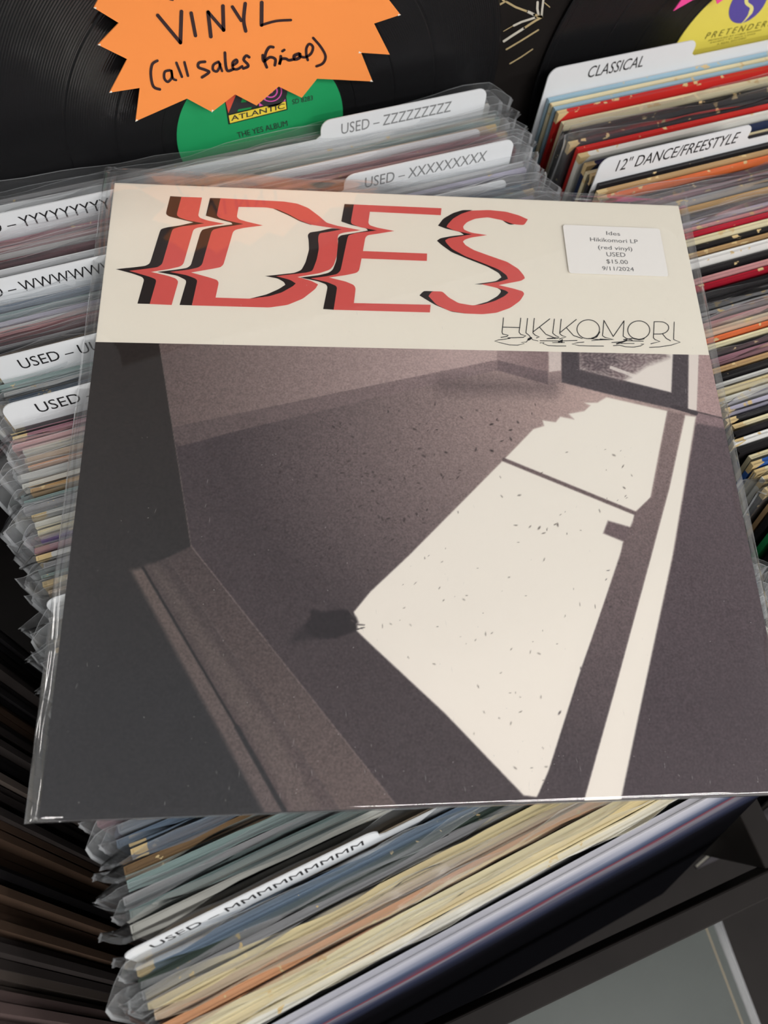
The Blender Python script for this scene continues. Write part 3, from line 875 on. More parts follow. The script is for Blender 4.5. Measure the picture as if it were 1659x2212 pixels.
# ---- picture half of the cover: flat print, colours held on a fine grid
def pic_color(U, V):
    n = U.shape
    def seg_dist(u, v, a, b):
        ax, ay = a; bx, by = b
        dx, dy = bx - ax, by - ay
        t_ = np.clip(((u - ax) * dx + (v - ay) * dy) / (dx * dx + dy * dy + 1e-9), 0, 1)
        return np.hypot(u - ax - t_ * dx, v - ay - t_ * dy)
    def mask(pts, soft=1.6):
        ins = np.zeros(n, bool); dist = np.full(n, 1e9)
        xs = [p[0] for p in pts]; ys = [p[1] for p in pts]
        for i in range(len(pts)):
            a = pts[i]; b = pts[(i + 1) % len(pts)]
            c = ((a[1] > V) != (b[1] > V)) & (U < (b[0] - a[0]) * (V - a[1]) / (b[1] - a[1] + 1e-12) + a[0])
            ins ^= c
            dist = np.minimum(dist, seg_dist(U, V, a, b))
        sd = np.where(ins, dist, -dist)
        return np.clip(sd / (2 * soft) + 0.5, 0, 1)
    img = np.zeros((*n, 3))
    def put(mk, c):
        nonlocal img
        c = np.asarray(c, float)
        img = img * (1 - mk[..., None]) + c * mk[..., None]
    def grad(p0, c0_, p1, c1_):
        d = np.array(p1, float) - np.array(p0, float)
        t_ = np.clip(((U - p0[0]) * d[0] + (V - p0[1]) * d[1]) / (d @ d), 0, 1)[..., None]
        return np.array(c0_) * (1 - t_) + np.array(c1_) * t_
    def line(a, b, w, c, al=1.0, soft=1.2):
        d = seg_dist(U, V, a, b)
        put(np.clip((w / 2 - d) / soft + 0.5, 0, 1) * al, c)
    # carpet: bright by the door, dark towards the near left
    r = np.hypot((U - 1290) * 0.9, (V - 850) * 1.15)
    t_ = np.clip(r / 740, 0, 1)[..., None]
    img = np.array([184, 162, 156]) * (1 - t_) + np.array([70, 61, 64]) * t_
    # wall on the far side
    put(mask([(300, 700), (1074, 700), (1074, 778), (830, 828), (364, 926)]), grad((380, 830), (104, 90, 88), (980, 770), (178, 158, 155)))
    put(mask([(364, 926), (830, 828), (1074, 778), (1074, 800), (971, 823), (830, 855), (525, 928), (385, 965)]), grad((400, 930), (92, 80, 80), (1000, 800), (140, 122, 122)))
    put(mask([(1074, 700), (1184, 700), (1184, 803), (1074, 778)]), grad((1074, 770), (158, 138, 137), (1184, 780), (138, 118, 118)))
    put(mask([(1074, 778), (1184, 803), (1184, 831), (1074, 800)]), (118, 102, 104))
    put(mask([(1184, 700), (1213, 700), (1212, 801), (1186, 804)]), (206, 192, 186))
    put(mask([(1186, 804), (1212, 801), (1212, 826), (1186, 831)]), (150, 132, 130))
    # shade along the foot of the wall
    put(np.clip(1 - seg_dist(U, V, (960, 832), (1190, 838)) / 34, 0, 1) * 0.5, (86, 74, 76))
    # door frame, glass, garden
    put(mask([(1213, 700), (1506, 700), (1503, 893), (1440, 880), (1300, 848), (1213, 826)]), (80, 72, 76))
    put(mask([(1252, 700), (1456, 700), (1450, 848), (1252, 798)]), (226, 218, 210))
    bl = 0.5 + 0.5 * np.sin(U * 0.31 + 3 * np.sin(V * 0.23)) * np.sin(V * 0.41 + 2.2 * np.sin(U * 0.19))
    put(mask([(1252, 700), (1400, 700), (1445, 772), (1395, 790), (1372, 806), (1345, 824), (1252, 797)], 6) * (0.55 + 0.45 * bl), (118, 102, 104))
    put(mask([(1252, 740), (1320, 745), (1345, 780), (1310, 810), (1252, 796)], 10) * (0.4 + 0.6 * bl) * 0.7, (84, 74, 78))
    line((1320, 794), (1385, 818), 7, (226, 218, 210), 0.8)
    put(mask([(1488, 700), (1512, 700), (1506, 888), (1486, 884)]), (222, 212, 204))
    put(mask([(1512, 700), (1545, 700), (1560, 905), (1505, 889)]), (170, 146, 144))
    put(mask([(1503, 889), (1600, 910), (1600, 935), (1503, 914)]), (138, 118, 120))
    line((1503, 889), (1562, 904), 3, (92, 80, 82))
    line((1455, 878), (1503, 893), 9, (70, 62, 66))
    # shaded floor on the right of the sun strip
    put(mask([(1503, 914), (1700, 950), (1900, 1800), (1330, 1800), (1455, 1200)], 2.5), grad((1520, 930), (96, 83, 87), (1600, 1500), (72, 61, 66)))
    # sunlit floor
    SUN = grad((1300, 870), (232, 226, 215), (1100, 1650), (230, 222, 212))
    blob = mask([(1310, 858), (1442, 888), (1424, 975), (1405, 1075), (1370, 1108), (1367, 1140), (1345, 1173), (1341, 1200), (1250, 1460), (1185, 1665), (1160, 1722), (1131, 1718), (960, 1540),
                 (800, 1391), (770, 1362), (764, 1322), (800, 1278), (883, 1200), (1000, 1082), (1088, 993), (1152, 927), (1175, 920), (1172, 908), (1200, 912), (1210, 900), (1240, 906), (1228, 894), (1262, 888), (1275, 876), (1262, 870), (1290, 870)], 1.8)
    edge = np.clip((V - 1250) / 400, 0, 1)
    put(blob, SUN)
    put(mask([(1480, 897), (1503, 900), (1480, 1040), (1453, 1200), (1400, 1450), (1342, 1724), (1335, 1790), (1245, 1790), (1262, 1724), (1330, 1480), (1406, 1200), (1446, 1050)], 2.2), SUN)
    # shadows of bar and handle across the sunlit floor
    line((1088, 993), (1375, 1110), 8, (112, 96, 96), 1.0, 3)
    put(mask([(1313, 1125), (1372, 1142), (1352, 1172), (1303, 1152)], 2), (112, 96, 98))
    put(mask([(1442, 888), (1478, 896), (1446, 1050), (1406, 1200), (1330, 1480), (1262, 1724), (1250, 1790), (1140, 1790), (1160, 1722), (1185, 1685), (1250, 1470), (1348, 1173), (1374, 1108), (1410, 1070)], 2.4),
        grad((1450, 920), (136, 118, 116), (1230, 1650), (72, 62, 66)))
    # dark door leaf and sill at the left
    put(mask([(150, 700), (338, 700), (345, 745), (413, 1180), (427, 1200), (860, 1745), (880, 1800), (30, 1800)], 2), grad((260, 800), (44, 38, 36), (300, 1500), (44, 43, 46)))
    put(mask([(413, 1180), (427, 1200), (830, 1706), (880, 1775), (750, 1775), (728, 1741), (362, 1205)], 2), grad((400, 1200), (76, 66, 66), (760, 1700), (98, 85, 83)))
    put(mask([(362, 1205), (728, 1741), (750, 1775), (625, 1775), (512, 1571), (306, 1225)], 3), grad((340, 1240), (72, 63, 63), (680, 1700), (88, 76, 76)))
    put(mask([(320, 1222), (345, 1222), (580, 1560), (690, 1740), (640, 1760), (530, 1571)], 9), grad((340, 1240), (86, 76, 74), (640, 1700), (98, 86, 84)))
    put(mask([(283, 1232), (310, 1226), (512, 1571), (612, 1748), (640, 1790), (590, 1790), (561, 1738), (505, 1636), (362, 1376)], 6), grad((300, 1240), (98, 86, 82), (580, 1700), (94, 83, 82)))
    line((308, 1225), (512, 1571), 6, (40, 38, 40)); line((512, 1571), (622, 1765), 11, (42, 41, 44), 1, 4)
    line((345, 745), (413, 1180), 1.8, (128, 116, 112), 0.6); line((413, 1180), (860, 1745), 3.0, (122, 108, 106), 0.7); line((362, 1205), (740, 1760), 2.4, (108, 96, 94), 0.5)
    # the small dark bird on the carpet
    def bz(p): return (600 + p[0] / 7.213, 1280 + p[1] / 7.213)
    put(mask([bz(p) for p in [(480, 420), (620, 440), (800, 700), (560, 720), (330, 760), (180, 790), (240, 650)]], 6) * .8, (46, 40, 44))
    put(mask([bz(p) for p in [(510, 255), (600, 275), (680, 305), (850, 280), (1010, 255), (1110, 285), (1180, 330), (1225, 390), (1255, 470), (1225, 490), (1240, 560), (1200, 605), (1080, 650), (900, 715), (620, 720), (470, 640), (430, 520), (520, 400)]], 3), (42, 36, 40))
    line(bz((1230, 500)), bz((1355, 505)), 2.2, (52, 46, 48)); line(bz((1230, 575)), bz((1345, 545)), 2.6, (52, 46, 48))
    line(bz((1115, 290)), bz((1200, 400)), 2, (100, 92, 92), .7); line(bz((1150, 430)), bz((1185, 460)), 2, (110, 100, 100), .7)
    # leaf litter
    rs = np.random.default_rng(5)
    def litter(cnt, box, ok, c, smin, smax):
        for _ in range(cnt):
            x, y = rs.uniform(box[0], box[2]), rs.uniform(box[1], box[3])
            if not ok(x, y): continue
            a = rs.uniform(0, math.pi); l = rs.uniform(smin, smax)
            sel = (abs(U - x) < 14) & (abs(V - y) < 14)
            if not sel.any(): continue
            dx, dy = U[sel] - x, V[sel] - y
            p, q = dx * math.cos(a) + dy * math.sin(a), -dx * math.sin(a) + dy * math.cos(a)
            k = np.clip(1.3 - np.sqrt((p / l) ** 2 + (q / (l * rs.uniform(.25, .5))) ** 2), 0, 1) * rs.uniform(.6, 1)
            img[sel] = img[sel] * (1 - k[:, None]) + np.array(c) * k[:, None]
    insun = lambda x, y: (y > 950 and x > 820 + max(0, (1230 - y)) * 0.95 and x < 1415 - (y - 900) * 0.28 and y < 1391 + (x - 800) * 0.95)
    litter(150, (800, 960, 1420, 1700), insun, (104, 96, 90), 1.6, 5)
    infl = lambda x, y: y > 870 and x < 1150 - (y - 900) * 0.95 and x > 440 and y > 960 - (x - 440) * 0.2
    litter(360, (440, 840, 1290, 1250), infl, (56, 47, 47), 1.8, 5.5)
    litter(40, (1180, 1200, 1400, 1660), lambda x, y: abs(x - (1440 - (y - 900) * .3)) < 40, (64, 56, 58), 2, 6)
    return np.clip(img, 0, 255)

NX, NY = 760, 560
y_top = None
# top of the picture: straight line printed across the jacket
pl = np.array(on_alb(0)((203, 739))[:2]); pr = np.array(on_alb(0)((1533, 767))[:2])
yt = float((pl[1] + pr[1]) / 2)
gxs = np.linspace(-HS + 0.0002, HS - 0.0002, NX); gys = np.linspace(-HS + 0.0002, yt, NY)
GX, GY = np.meshgrid(gxs, gys)
WX = cT * GX - sT * GY; WY = sT * GX + cT * GY
U, V = proj(np.stack([WX.ravel(), WY.ravel(), np.zeros(GX.size)], 1))
rgb = pic_color(U.reshape(GX.shape), V.reshape(GX.shape)).reshape(-1, 3)
linc = np.clip(lin(rgb) / ALB, 0, 0.95)
linc *= np.clip(0.90 + linc * 0.2, 0.90, 1.0)
me = bpy.data.meshes.new('cover_picture')
nv = NX * NY
co = np.stack([GX.ravel(), GY.ravel(), np.full(nv, 0.00406)], 1).astype(np.float32)
idx = np.arange(nv).reshape(NY, NX)
q = np.stack([idx[:-1, :-1], idx[:-1, 1:], idx[1:, 1:], idx[1:, :-1]], -1).reshape(-1, 4).astype(np.int32)
me.vertices.add(nv); me.vertices.foreach_set('co', co.ravel())
me.loops.add(q.size); me.loops.foreach_set('vertex_index', q.ravel())
me.polygons.add(len(q)); me.polygons.foreach_set('loop_start', np.arange(0, q.size, 4, dtype=np.int32))
me.update(calc_edges=True)
ca = me.color_attributes.new('print', 'FLOAT_COLOR', 'POINT')
ca.data.foreach_set('color', np.concatenate([linc, np.ones((nv, 1))], 1).astype(np.float32).ravel())
pm, nt, bs, out = new_mat('photo_print')
at = nt.nodes.new('ShaderNodeAttribute'); at.attribute_name = 'print'
tcn = nt.nodes.new('ShaderNodeTexCoord')
gn = nt.nodes.new('ShaderNodeTexNoise'); gn.inputs['Scale'].default_value = 1100; gn.inputs['Detail'].default_value = 2
nt.links.new(tcn.outputs['Object'], gn.inputs['Vector'])
gr = nt.nodes.new('ShaderNodeMapRange'); gr.inputs['From Min'].default_value = 0.25; gr.inputs['From Max'].default_value = 0.75
gr.inputs['To Min'].default_value = 0.60; gr.inputs['To Max'].default_value = 1.42
nt.links.new(gn.outputs['Fac'], gr.inputs['Value'])
lum = nt.nodes.new('ShaderNodeRGBToBW'); nt.links.new(at.outputs['Color'], lum.inputs[0])
dk = math_node(nt, 'SUBTRACT', None, math_node(nt, 'MULTIPLY', lum.outputs[0], None, vb=1.3), va=1.0, clamp=True)
gm = nt.nodes.new('ShaderNodeMix'); gm.data_type = 'FLOAT'; gm.inputs['A'].default_value = 1.0
nt.links.new(dk, gm.inputs['Factor']); nt.links.new(gr.outputs['Result'], gm.inputs['B'])
mxg = nt.nodes.new('ShaderNodeMix'); mxg.data_type = 'RGBA'; mxg.blend_type = 'MULTIPLY'; mxg.inputs['Factor'].default_value = 1
nt.links.new(at.outputs['Color'], mxg.inputs['A']); nt.links.new(gm.outputs['Result'], mxg.inputs['B'])
nt.links.new(mxg.outputs['Result'], bs.inputs['Base Color'])
bs.inputs['Roughness'].default_value = 0.45; bs.inputs['Specular IOR Level'].default_value = 0.25
me.materials.append(pm)
po = link('cover_picture', me, alb_o)
po['label'] = 'sepia photograph of a bare room with sunlight falling on the carpet'
# dark printed edge seen along the near side of the jacket
build(MB().box((-HS - 0.00015, -HS - 0.0002, 0.0007), (HS + 0.00015, -HS + 0.0002, 0.00395)), 'jacket_edge', plain('edge_print', alb(52, 52, 56), 0.4), alb_o)

# ---- title lettering
ZA = 3.318
def fa(p): return (220 + p[0] / ZA, 380 + p[1] / ZA)
def fb_(p): return (680 + p[0] / ZA, 400 + p[1] / ZA)
I_red = [(570, 150), (718, 155), (690, 285), (705, 302), (760, 320), (880, 343), (760, 360), (680, 372), (655, 387), (585, 630), (560, 650), (480, 668), (352, 688), (470, 715), (530, 735), (548, 757), (500, 925),
         (343, 918), (390, 755), (385, 740), (350, 725), (197, 680), (330, 664), (400, 654), (432, 632), (500, 400), (510, 380), (560, 364), (735, 340), (620, 320), (560, 300), (540, 285), (538, 270)]
I_blk = [(490, 145), (580, 150), (548, 270), (555, 290), (610, 312), (745, 340), (570, 362), (520, 378), (510, 400), (442, 630), (410, 655), (340, 668), (205, 680), (360, 725), (395, 742), (400, 755), (353, 918), (255, 915),
         (303, 745), (290, 725), (220, 700), (100, 668), (230, 655), (310, 645), (340, 630), (350, 610), (415, 400), (425, 380), (470, 368), (560, 355), (655, 333), (560, 310), (480, 290), (458, 272)]
D_out = [(850, 160), (1300, 183), (1400, 198), (1480, 230), (1560, 290), (1610, 335), (1690, 358), (1856, 389), (1730, 407), (1698, 418), (1690, 440), (1692, 500), (1682, 580), (1662, 640), (1635, 672), (1560, 697), (1402, 724),
         (1500, 752), (1550, 777), (1530, 810), (1440, 880), (1330, 925), (1200, 943), (645, 928), (685, 750), (670, 735), (610, 712), (487, 688), (620, 672), (690, 657), (718, 637), (785, 400), (800, 384), (850, 371), (1015, 345),
         (900, 320), (840, 300), (823, 282)]
D_in = [(980, 222), (1180, 226), (1260, 240), (1340, 275), (1420, 320), (1500, 350), (1720, 383), (1620, 402), (1562, 410), (1553, 430), (1550, 460), (1556, 520), (1540, 600), (1510, 680), (1470, 692), (1250, 718), (1350, 745), (1390, 770),
        (1370, 790), (1290, 835), (1200, 862), (1060, 880), (815, 872), (838, 765), (825, 745), (760, 725), (640, 692), (780, 668), (850, 655), (872, 635), (940, 400), (960, 385), (1020, 372), (1155, 355), (1040, 328), (985, 312), (967, 294)]
D_blk = [(775, 158), (860, 160), (833, 282), (850, 300), (910, 320), (1025, 345), (860, 372), (810, 384), (795, 400), (728, 637), (700, 657), (630, 672), (497, 688), (620, 712), (680, 735), (695, 750), (655, 928), (557, 925),
         (605, 760), (600, 745), (540, 715), (397, 688), (530, 672), (610, 660), (638, 640), (705, 410), (720, 385), (800, 365), (935, 347), (930, 335), (830, 310), (745, 285)]
D_blk2 = [(1220, 231), (1310, 250), (1370, 268), (1430, 305), (1500, 345), (1500, 352), (1420, 326), (1340, 284)]
D_blk3 = [(1475, 425), (1490, 405), (1560, 395), (1648, 375), (1730, 382), (1650, 402), (1580, 410), (1563, 430), (1566, 520), (1550, 600), (1520, 680), (1480, 696), (1260, 718), (1360, 745), (1400, 770), (1380, 794), (1300, 840), (1200, 868),
          (1050, 882), (1180, 850), (1270, 810), (1315, 780), (1305, 760), (1260, 735), (1170, 718), (1380, 695), (1430, 675), (1460, 620), (1485, 530), (1482, 460)]
E_red = [(280, 138), (908, 165), (903, 215), (395, 190), (383, 270), (395, 288), (450, 305), (570, 328), (450, 348), (380, 358), (362, 375), (345, 472), (805, 490), (803, 543), (335, 525), (318, 610), (300, 628), (220, 645), (102, 662),
         (220, 690), (280, 715), (293, 740), (280, 845), (830, 857), (825, 912), (135, 893), (160, 735), (150, 720), (90, 695), (-30, 668), (90, 652), (160, 637), (185, 612), (235, 375), (245, 357), (300, 342), (445, 325), (320, 300), (268, 280), (258, 265)]
E_blk = [(213, 135), (290, 138), (268, 265), (278, 280), (330, 300), (455, 325), (310, 342), (255, 357), (245, 375), (195, 612), (170, 637), (100, 654), (-20, 668), (100, 695), (160, 720), (170, 735), (145, 893), (60, 888), (92, 730),
         (80, 710), (20, 688), (-105, 662), (30, 645), (100, 628), (130, 605), (155, 540), (168, 400), (165, 380), (185, 360), (270, 345), (380, 325), (370, 310), (260, 285), (190, 260)]
S_red = [(1527, 245), (1500, 287), (1425, 280), (1340, 250), (1240, 230), (1150, 240), (1090, 265), (1062, 295), (1068, 318), (1120, 340), (1235, 358), (1120, 375), (1075, 390), (1062, 405), (1080, 430), (1140, 465), (1250, 505),
         (1380, 550), (1460, 600), (1500, 650), (1505, 668), (1480, 685), (1400, 700), (1318, 716), (1420, 740), (1490, 760), (1503, 780), (1470, 830), (1400, 880), (1300, 915), (1200, 925), (1080, 920), (960, 900), (870, 855), (815, 795),
         (840, 760), (915, 762), (960, 805), (1030, 845), (1130, 862), (1200, 855), (1290, 830), (1360, 795), (1388, 770), (1370, 755), (1300, 735), (1195, 710), (1330, 690), (1385, 672), (1375, 645), (1320, 605), (1210, 560),
         (1080, 510), (980, 455), (940, 410), (935, 395), (960, 380), (1125, 352), (1000, 325), (945, 300), (950, 285), (990, 240), (1050, 205), (1120, 182), (1250, 178), (1370, 190), (1460, 215)]
S_blk = [(1130, 178), (1060, 208), (1000, 243), (960, 285), (955, 300), (1010, 325), (1135, 352), (970, 382), (945, 395), (950, 410), (990, 455), (1090, 510), (1220, 560), (1330, 605), (1385, 645), (1395, 672), (1340, 692), (1205, 712), (1145, 710),
         (1300, 688), (1338, 660), (1320, 630), (1240, 585), (1100, 530), (980, 480), (910, 430), (875, 398), (900, 380), (980, 365), (1068, 355), (1040, 335), (940, 312), (883, 290), (920, 240), (990, 200), (1060, 178)]
S_blk2 = [(1300, 733), (1380, 753), (1398, 770), (1370, 797), (1300, 833), (1200, 860), (1150, 860), (1240, 835), (1310, 795), (1335, 765), (1330, 750)]
S_blk3 = [(780, 758), (850, 760), (825, 795), (880, 855), (970, 900), (1090, 922), (980, 907), (860, 857), (790, 815), (750, 790)]
S_blk4 = [(1340, 248), (1435, 280), (1400, 284), (1370, 270)]
RED = plain('red_ink', alb(208, 90, 85), 0.5, 0.2, 0.05, 400)
TBLK = plain('title_black_ink', alb(40, 34, 34), 0.5, 0.2, 0.1, 300)
ab1, ab2, ab3 = on_alb(0.00008), on_alb(0.00014), on_alb(0.00020)
from mathutils.geometry import tessellate_polygon
def rounded(pts):
    """one round of corner cutting on shallow corners so curves read smooth, tips stay sharp"""
    out = []
    n = len(pts)
    for i in range(n):
        a, b, c = (np.array(pts[(i + k) % n], float) for k in (-1, 0, 1))
        d1, d2 = b - a, c - b
        l1, l2 = np.hypot(*d1), np.hypot(*d2)
        cs = (d1 @ d2) / (l1 * l2 + 1e-9)
        if cs > 0.35:
            k1 = min(0.3, 14 / l1); k2_ = min(0.3, 14 / l2)
            out += [tuple(b - d1 * k1), tuple(b * .5 + (b - d1 * k1) * .25 + (b + d2 * k2_) * .25), tuple(b + d2 * k2_)]
        else:
            out.append(tuple(b))
    return out
def fill(mb, loops, mapf, to3):
    L = [[Vector((p[0], p[1], 0)) for p in rounded(rounded(l))] for l in loops]
    tris = tessellate_polygon(L)
    flatp = [p for l in L for p in l]
    P = [to3(mapf((p.x, p.y))) for p in flatp]
    fs = []
    for t3 in tris:
        a, b, c = (P[i] for i in t3)
        cr_ = (b[0] - a[0]) * (c[1] - a[1]) - (b[1] - a[1]) * (c[0] - a[0])
        fs.append(tuple(t3) if cr_ > 0 else tuple(t3)[::-1])
    mb.add(P, fs)
mb = MB()
fill(mb, [I_blk], fa, ab1); fill(mb, [D_blk], fa, ab1); fill(mb, [D_blk2], fa, ab1); fill(mb, [D_blk3], fa, ab1)
fill(mb, [E_blk], fb_, ab2)
for l in (S_blk, S_blk2, S_blk3, S_blk4): fill(mb, [l], fb_, ab1)
build(mb, 'title_shadow', TBLK, alb_o)
mb = MB()
fill(mb, [I_red], fa, ab2); fill(mb, [D_out, D_in], fa, on_alb(0.00011)); fill(mb, [E_red], fb_, ab3); fill(mb, [S_red], fb_, ab2)
tt = build(mb, 'title_lettering', RED, alb_o)
tt['label'] = 'red glitched block letters reading IDES'

# ---- HIKIKOMORI, thin line capitals with a rippled foot
def fc(p): return (1040 + p[0] / ZA, 660 + p[1] / ZA)
mb = MB()
def hs(pts, w=1.7, sm=False):
    q = [fc(p) for p in pts]
    stroke(mb, smooth_pts(q, 5) if sm else q, w, ab2)
def ell(cx, cy, rx, ry, a0=0, a1=360):
    return [(cx + rx * math.cos(R_(a)), cy + ry * math.sin(R_(a))) for a in np.linspace(a0, a1, 30)]
hs([(158, 88), (148, 190), (152, 204), (192, 213), (182, 222), (140, 228)]); hs([(282, 90), (270, 192), (282, 207), (318, 217), (300, 228), (190, 232)]); hs([(154, 155), (276, 158)])
hs([(331, 92), (319, 196), (340, 212), (350, 224)]); hs([(379, 92), (369, 196), (385, 212), (415, 225), (395, 232)])
hs([(490, 96), (372, 188)]); hs([(418, 157), (462, 206), (528, 233)])
hs([(523, 97), (511, 198), (530, 214), (556, 225), (470, 238)]); hs([(572, 98), (561, 200), (575, 214), (606, 225), (560, 240)])
hs([(680, 100), (566, 192)]); hs([(610, 160), (660, 215), (722, 236)])
hs(ell(766, 170, 81, 68)); hs([(790, 236), (826, 224), (846, 190)], 3.0); hs([(770, 236), (850, 246), (920, 244)])
hs([(878, 106), (868, 216), (885, 228), (950, 244), (850, 240)]); hs([(878, 106), (945, 222)]); hs([(1022, 110), (945, 222)]); hs([(1022, 110), (1016, 220), (1040, 236), (1080, 248)])
hs(ell(1128, 176, 79, 66)); hs([(1090, 236), (1130, 244), (1165, 238)], 2.6)
hs([(1238, 116), (1233, 232), (1245, 244), (1280, 258), (1215, 274)]); hs([(1238, 116), (1300, 118), (1335, 138), (1342, 165), (1325, 190), (1290, 203), (1236, 204)], sm=True); hs([(1298, 203), (1325, 236), (1355, 252)])
hs([(1382, 118), (1378, 244), (1425, 263), (1360, 284), (1280, 296), (1205, 300)], 1.5)
hs([(205, 236), (120, 247), (95, 255), (140, 268), (200, 282), (260, 284), (308, 273), (285, 264), (322, 262), (338, 240), (358, 231)], 1.4); hs([(338, 243), (355, 233)], 5)
hs([(355, 233), (372, 247), (405, 253)], 1.3); hs([(420, 252), (560, 254), (685, 250)], 1.6); hs([(470, 238), (540, 236), (556, 232)], 1.5); hs([(555, 262), (578, 248), (575, 262)], 4)
hs([(420, 268), (450, 265), (440, 272), (480, 287), (540, 290), (605, 290)], 1.5); hs([(510, 266), (595, 265)], 1.4); hs([(735, 262), (690, 266), (648, 276), (700, 287), (780, 290), (875, 291)], 1.5)
hs([(790, 252), (830, 248), (940, 243)], 1.3); hs([(935, 265), (985, 262), (1050, 252), (1160, 256)], 1.6); hs([(970, 274), (1010, 262), (1040, 250)], 3); hs([(1000, 272), (1095, 272)], 1.4)
hs([(945, 288), (990, 284), (1030, 295), (1090, 298), (1140, 290), (1165, 276), (1145, 276)], 1.5); hs([(1020, 245), (1080, 236)], 2)
build(mb, 'subtitle_lettering', INK, alb_o)

# ---- clear outer sleeve
rs_ = random.Random(3)
oTL, oTR, oBR, oBL = [np.array(wl(pz(*p, -0.002))) for p in [(226, 362), (1482, 430), (1741, 1716), (52, 1780)]]
def lerp(a, b, t): return a * (1 - t) + b * t
def sleeve_sheet(top):
    cols = [0, 0.05, 0.15, 0.27, 0.4, 0.53, 0.66, 0.8, 0.92, 1.0]        # across a margin: outer edge -> jacket edge
    ni, nr = 22, 150
    # parametrise: u in columns (left margin, jacket, right margin), v rows (bottom margin, jacket, top margin)
    ucols = [('L', c) for c in cols] + [('J', i / ni) for i in range(1, ni)] + [('R', 1 - c) for c in cols[::-1]]
    vrows = [('B', c) for c in [0, 0.3, 1.0]] + [('J', i / nr) for i in range(1, nr)] + [('T', 1 - c) for c in [0, 0.08, 0.35, 0.6, 0.85, 1.0][::-1]]
    ph = [rs_.uniform(0, 6.28) for _ in range(12)]
    vs = []
    for (vk, vv) in vrows:
        for (uk, uu) in ucols:
            # fractions along the outer quad and the jacket square
            jx = -HS if uk == 'L' else HS if uk == 'R' else lerp(-HS, HS, uu)
            jy = -HS if vk == 'B' else HS if vk == 'T' else lerp(-HS, HS, vv)
            fu = (jx + HS) / (2 * HS); fv = (jy + HS) / (2 * HS)
            left = lerp(oBL, oTL, fv); right = lerp(oBR, oTR, fv)
            bot = lerp(oBL, oBR, fu); topp = lerp(oTL, oTR, fu)
            x, y = jx, jy
            mg = 0.0
            if uk == 'L': x = lerp(left[0], jx, uu); mg = 1 - uu
            if uk == 'R': x = lerp(jx, right[0], uu); mg = uu
            my = 0.0
            if vk == 'B': y = lerp(bot[1], jy, vv); my = 1 - vv
            if vk == 'T': y = lerp(jy, topp[1], vv); my = vv
            m_ = max(mg, my)
            s = 1 if top else -1
            if top:
                z = 0.00055 + 0.00012 * math.sin(21 * x + 9 * y + ph[0]) + 0.00008 * math.sin(47 * x - 33 * y + ph[1])
                z = lerp(z, -0.0019, min(1, m_ * 1.1))
            else:
                z = lerp(-0.0043, -0.0021, m_)
            if mg > 0 and uk == 'L':
                w = 0.75 * abs(math.sin(mg * math.pi * 2)) ** 0.8 + 0.3 * math.sin(mg * math.pi)
                z += s * w * (0.0013 + 0.0006 * math.sin(24 * y + ph[2]) + 0.0003 * math.sin(71 * y + ph[3]) + (0.0005 * math.sin(190 * y) if y < -0.09 else 0))
                x += w * 0.0007 * math.sin(95 * y + ph[4])
            if mg > 0 and uk == 'R':
                w = math.sin(mg * math.pi)
                z += s * w * (0.0003 + 0.0005 * math.sin(80 * y + ph[5]))
            if my > 0 and vk == 'T':
                w = math.sin(my * math.pi * 0.5)
                z += w * (0.0009 * math.sin(45 * x + ph[6]) + 0.0006 * math.sin(120 * x + ph[7])) + s * w * 0.0008
                y += w * 0.0009 * math.sin(30 * x + ph[8])
            vs.append((x, y, z + 0.004))
    n = len(ucols)
    fs, mi = [], []
    for j in range(len(vrows) - 1):
        for i in range(n - 1):
            a = j * n + i
            q_ = (a, a + 1, a + n + 1, a + n)
            fs.append(q_ if top else q_[::-1])
            mi.append(1 if (i in (0, n - 2) or j == len(vrows) - 2) else 2 if (i < 9 or i > n - 11 or j < 2 or j > len(vrows) - 7) else 0)
    return vs, fs, mi
mb = MB()
for top in (True, False):
    vs, fs, mi = sleeve_sheet(top)
    o = len(mb.v)
    mb.v += vs; mb.f += [tuple(i + o for i in f) for f in fs]; mb.mi += mi
build(mb, 'clear_sleeve', [HERO_FILM, HERO_SEAM, HERO_EDGE], alb_o, smooth=True)

# ---- dust and fine scratches on the sleeve
mb = MB()
rd = random.Random(21)
for _ in range(210):
    x, y = rd.uniform(-0.15, 0.15), -0.152 + 0.25 * rd.random() ** 2.2
    near = rd.random() < 0.35
    l, w, a = (rd.uniform(0.0010, 0.0035), 0.00010, R_(rd.gauss(90, 12))) if near else (rd.uniform(0.0002, 0.0008), 0.00022, rd.uniform(0, 3.14))
    d = np.array([math.cos(a), math.sin(a)]); nn = np.array([-d[1], d[0]])
    c = np.array([x, y])
    flat(mb, [(*(c + d * l / 2), 0.00505), (*(c + nn * w / 2), 0.00505), (*(c - d * l / 2), 0.00505), (*(c - nn * w / 2), 0.00505)])
du = build(mb, 'dust_specks', film_mat('dust', 0.7, 0.3, 0.5, 0.0, 10, (0.8, 0.8, 0.8)), alb_o)
du['kind'] = 'stuff'

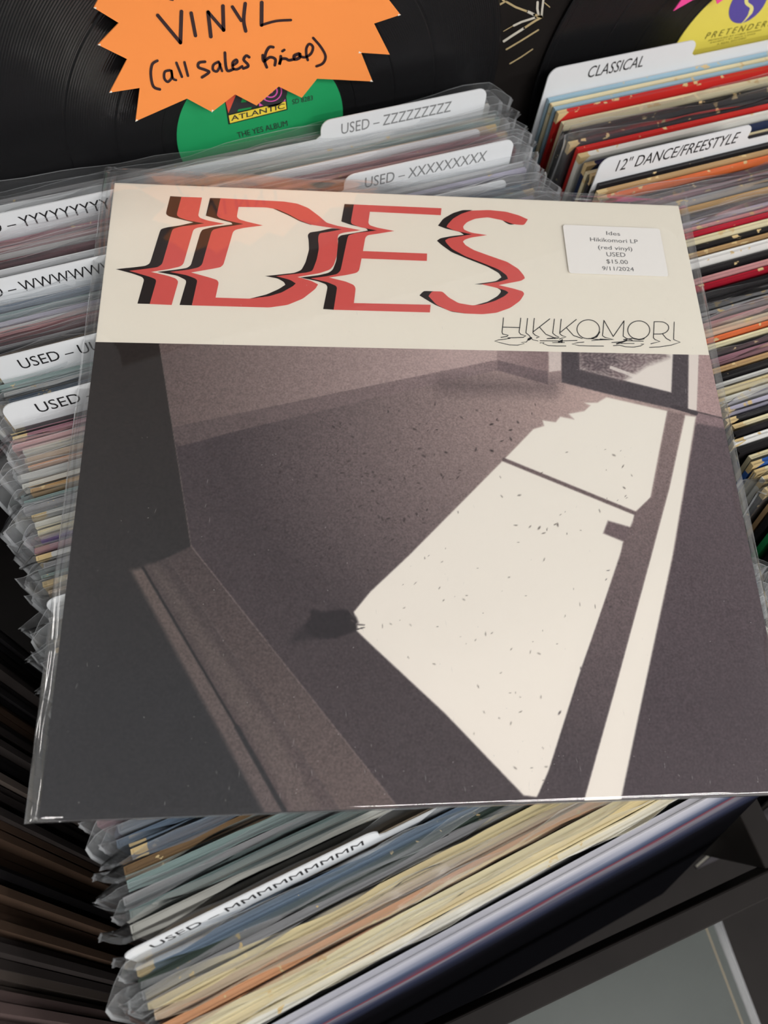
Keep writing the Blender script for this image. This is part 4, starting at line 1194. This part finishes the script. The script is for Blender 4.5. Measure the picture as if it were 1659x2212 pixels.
# ---- price sticker on the sleeve
stp = [(1215, 486), (1427, 493), (1442, 598), (1230, 589)]
st3 = on_alb(0.00095)
cc = [np.array(st3(p)[:2]) for p in stp]
mid = sum(cc) / 4
w2 = (np.linalg.norm(cc[1] - cc[0]) + np.linalg.norm(cc[2] - cc[3])) / 4
h2 = (np.linalg.norm(cc[3] - cc[0]) + np.linalg.norm(cc[2] - cc[1])) / 4
ux = (cc[1] - cc[0]) + (cc[2] - cc[3]); ux /= np.linalg.norm(ux); uy = np.array([-ux[1], ux[0]])
pts = []
r = 0.0016
for sx, sy, a0 in ((1, 1, 0), (-1, 1, 90), (-1, -1, 180), (1, -1, 270)):
    for a in np.linspace(R_(a0), R_(a0 + 90), 5):
        pts.append((sx * (w2 - r) + r * math.cos(a), sy * (h2 - r) + r * math.sin(a)))
mb = ngon_prism(pts, lambda p: (*(mid + p[0] * ux + p[1] * uy), 0.00495), np.array([0, 0, -0.00012]))
sk_o = build(mb, 'price_sticker', plain('sticker_paper', alb(222, 220, 216), 0.6, 0.2), alb_o)
sk_o['label'] = 'white price sticker with typed lines'
Z4 = 5.53
def f4(p): return (1180 + p[0] / Z4, 470 + p[1] / Z4)
ts = on_alb(0.00103)
mb = MB()
for body, a, b, c in [('Ides', (720, 206), (884, 217), (716, 163)), ('Hikikomori LP', (527, 281), (1097, 309), (523, 236)), ('(red vinyl)', (622, 374), (1030, 396), (617, 330)),
                      ('USED', (724, 462), (950, 470), (718, 412)), ('$15.00', (722, 545), (978, 556), (715, 498)), ('9/11/2024', (672, 628), (1050, 640), (668, 582))]:
    a3, b3 = np.array(ts(f4(a))), np.array(ts(f4(b)))
    d = b3 - a3; L = np.linalg.norm(d)
    u3 = d / L
    n3 = np.array([-u3[1], u3[0], 0])
    cap = abs((np.array(ts(f4(c))) - a3) @ n3)
    text_into(mb, body, a3, u3, n3 * cap, width=L)
build(mb, 'sticker_lettering', plain('sticker_ink', alb(92, 92, 94), 0.6), sk_o)
tag(alb_o, 'large record album lettered IDES in red, lying on top of the bins', 'record')
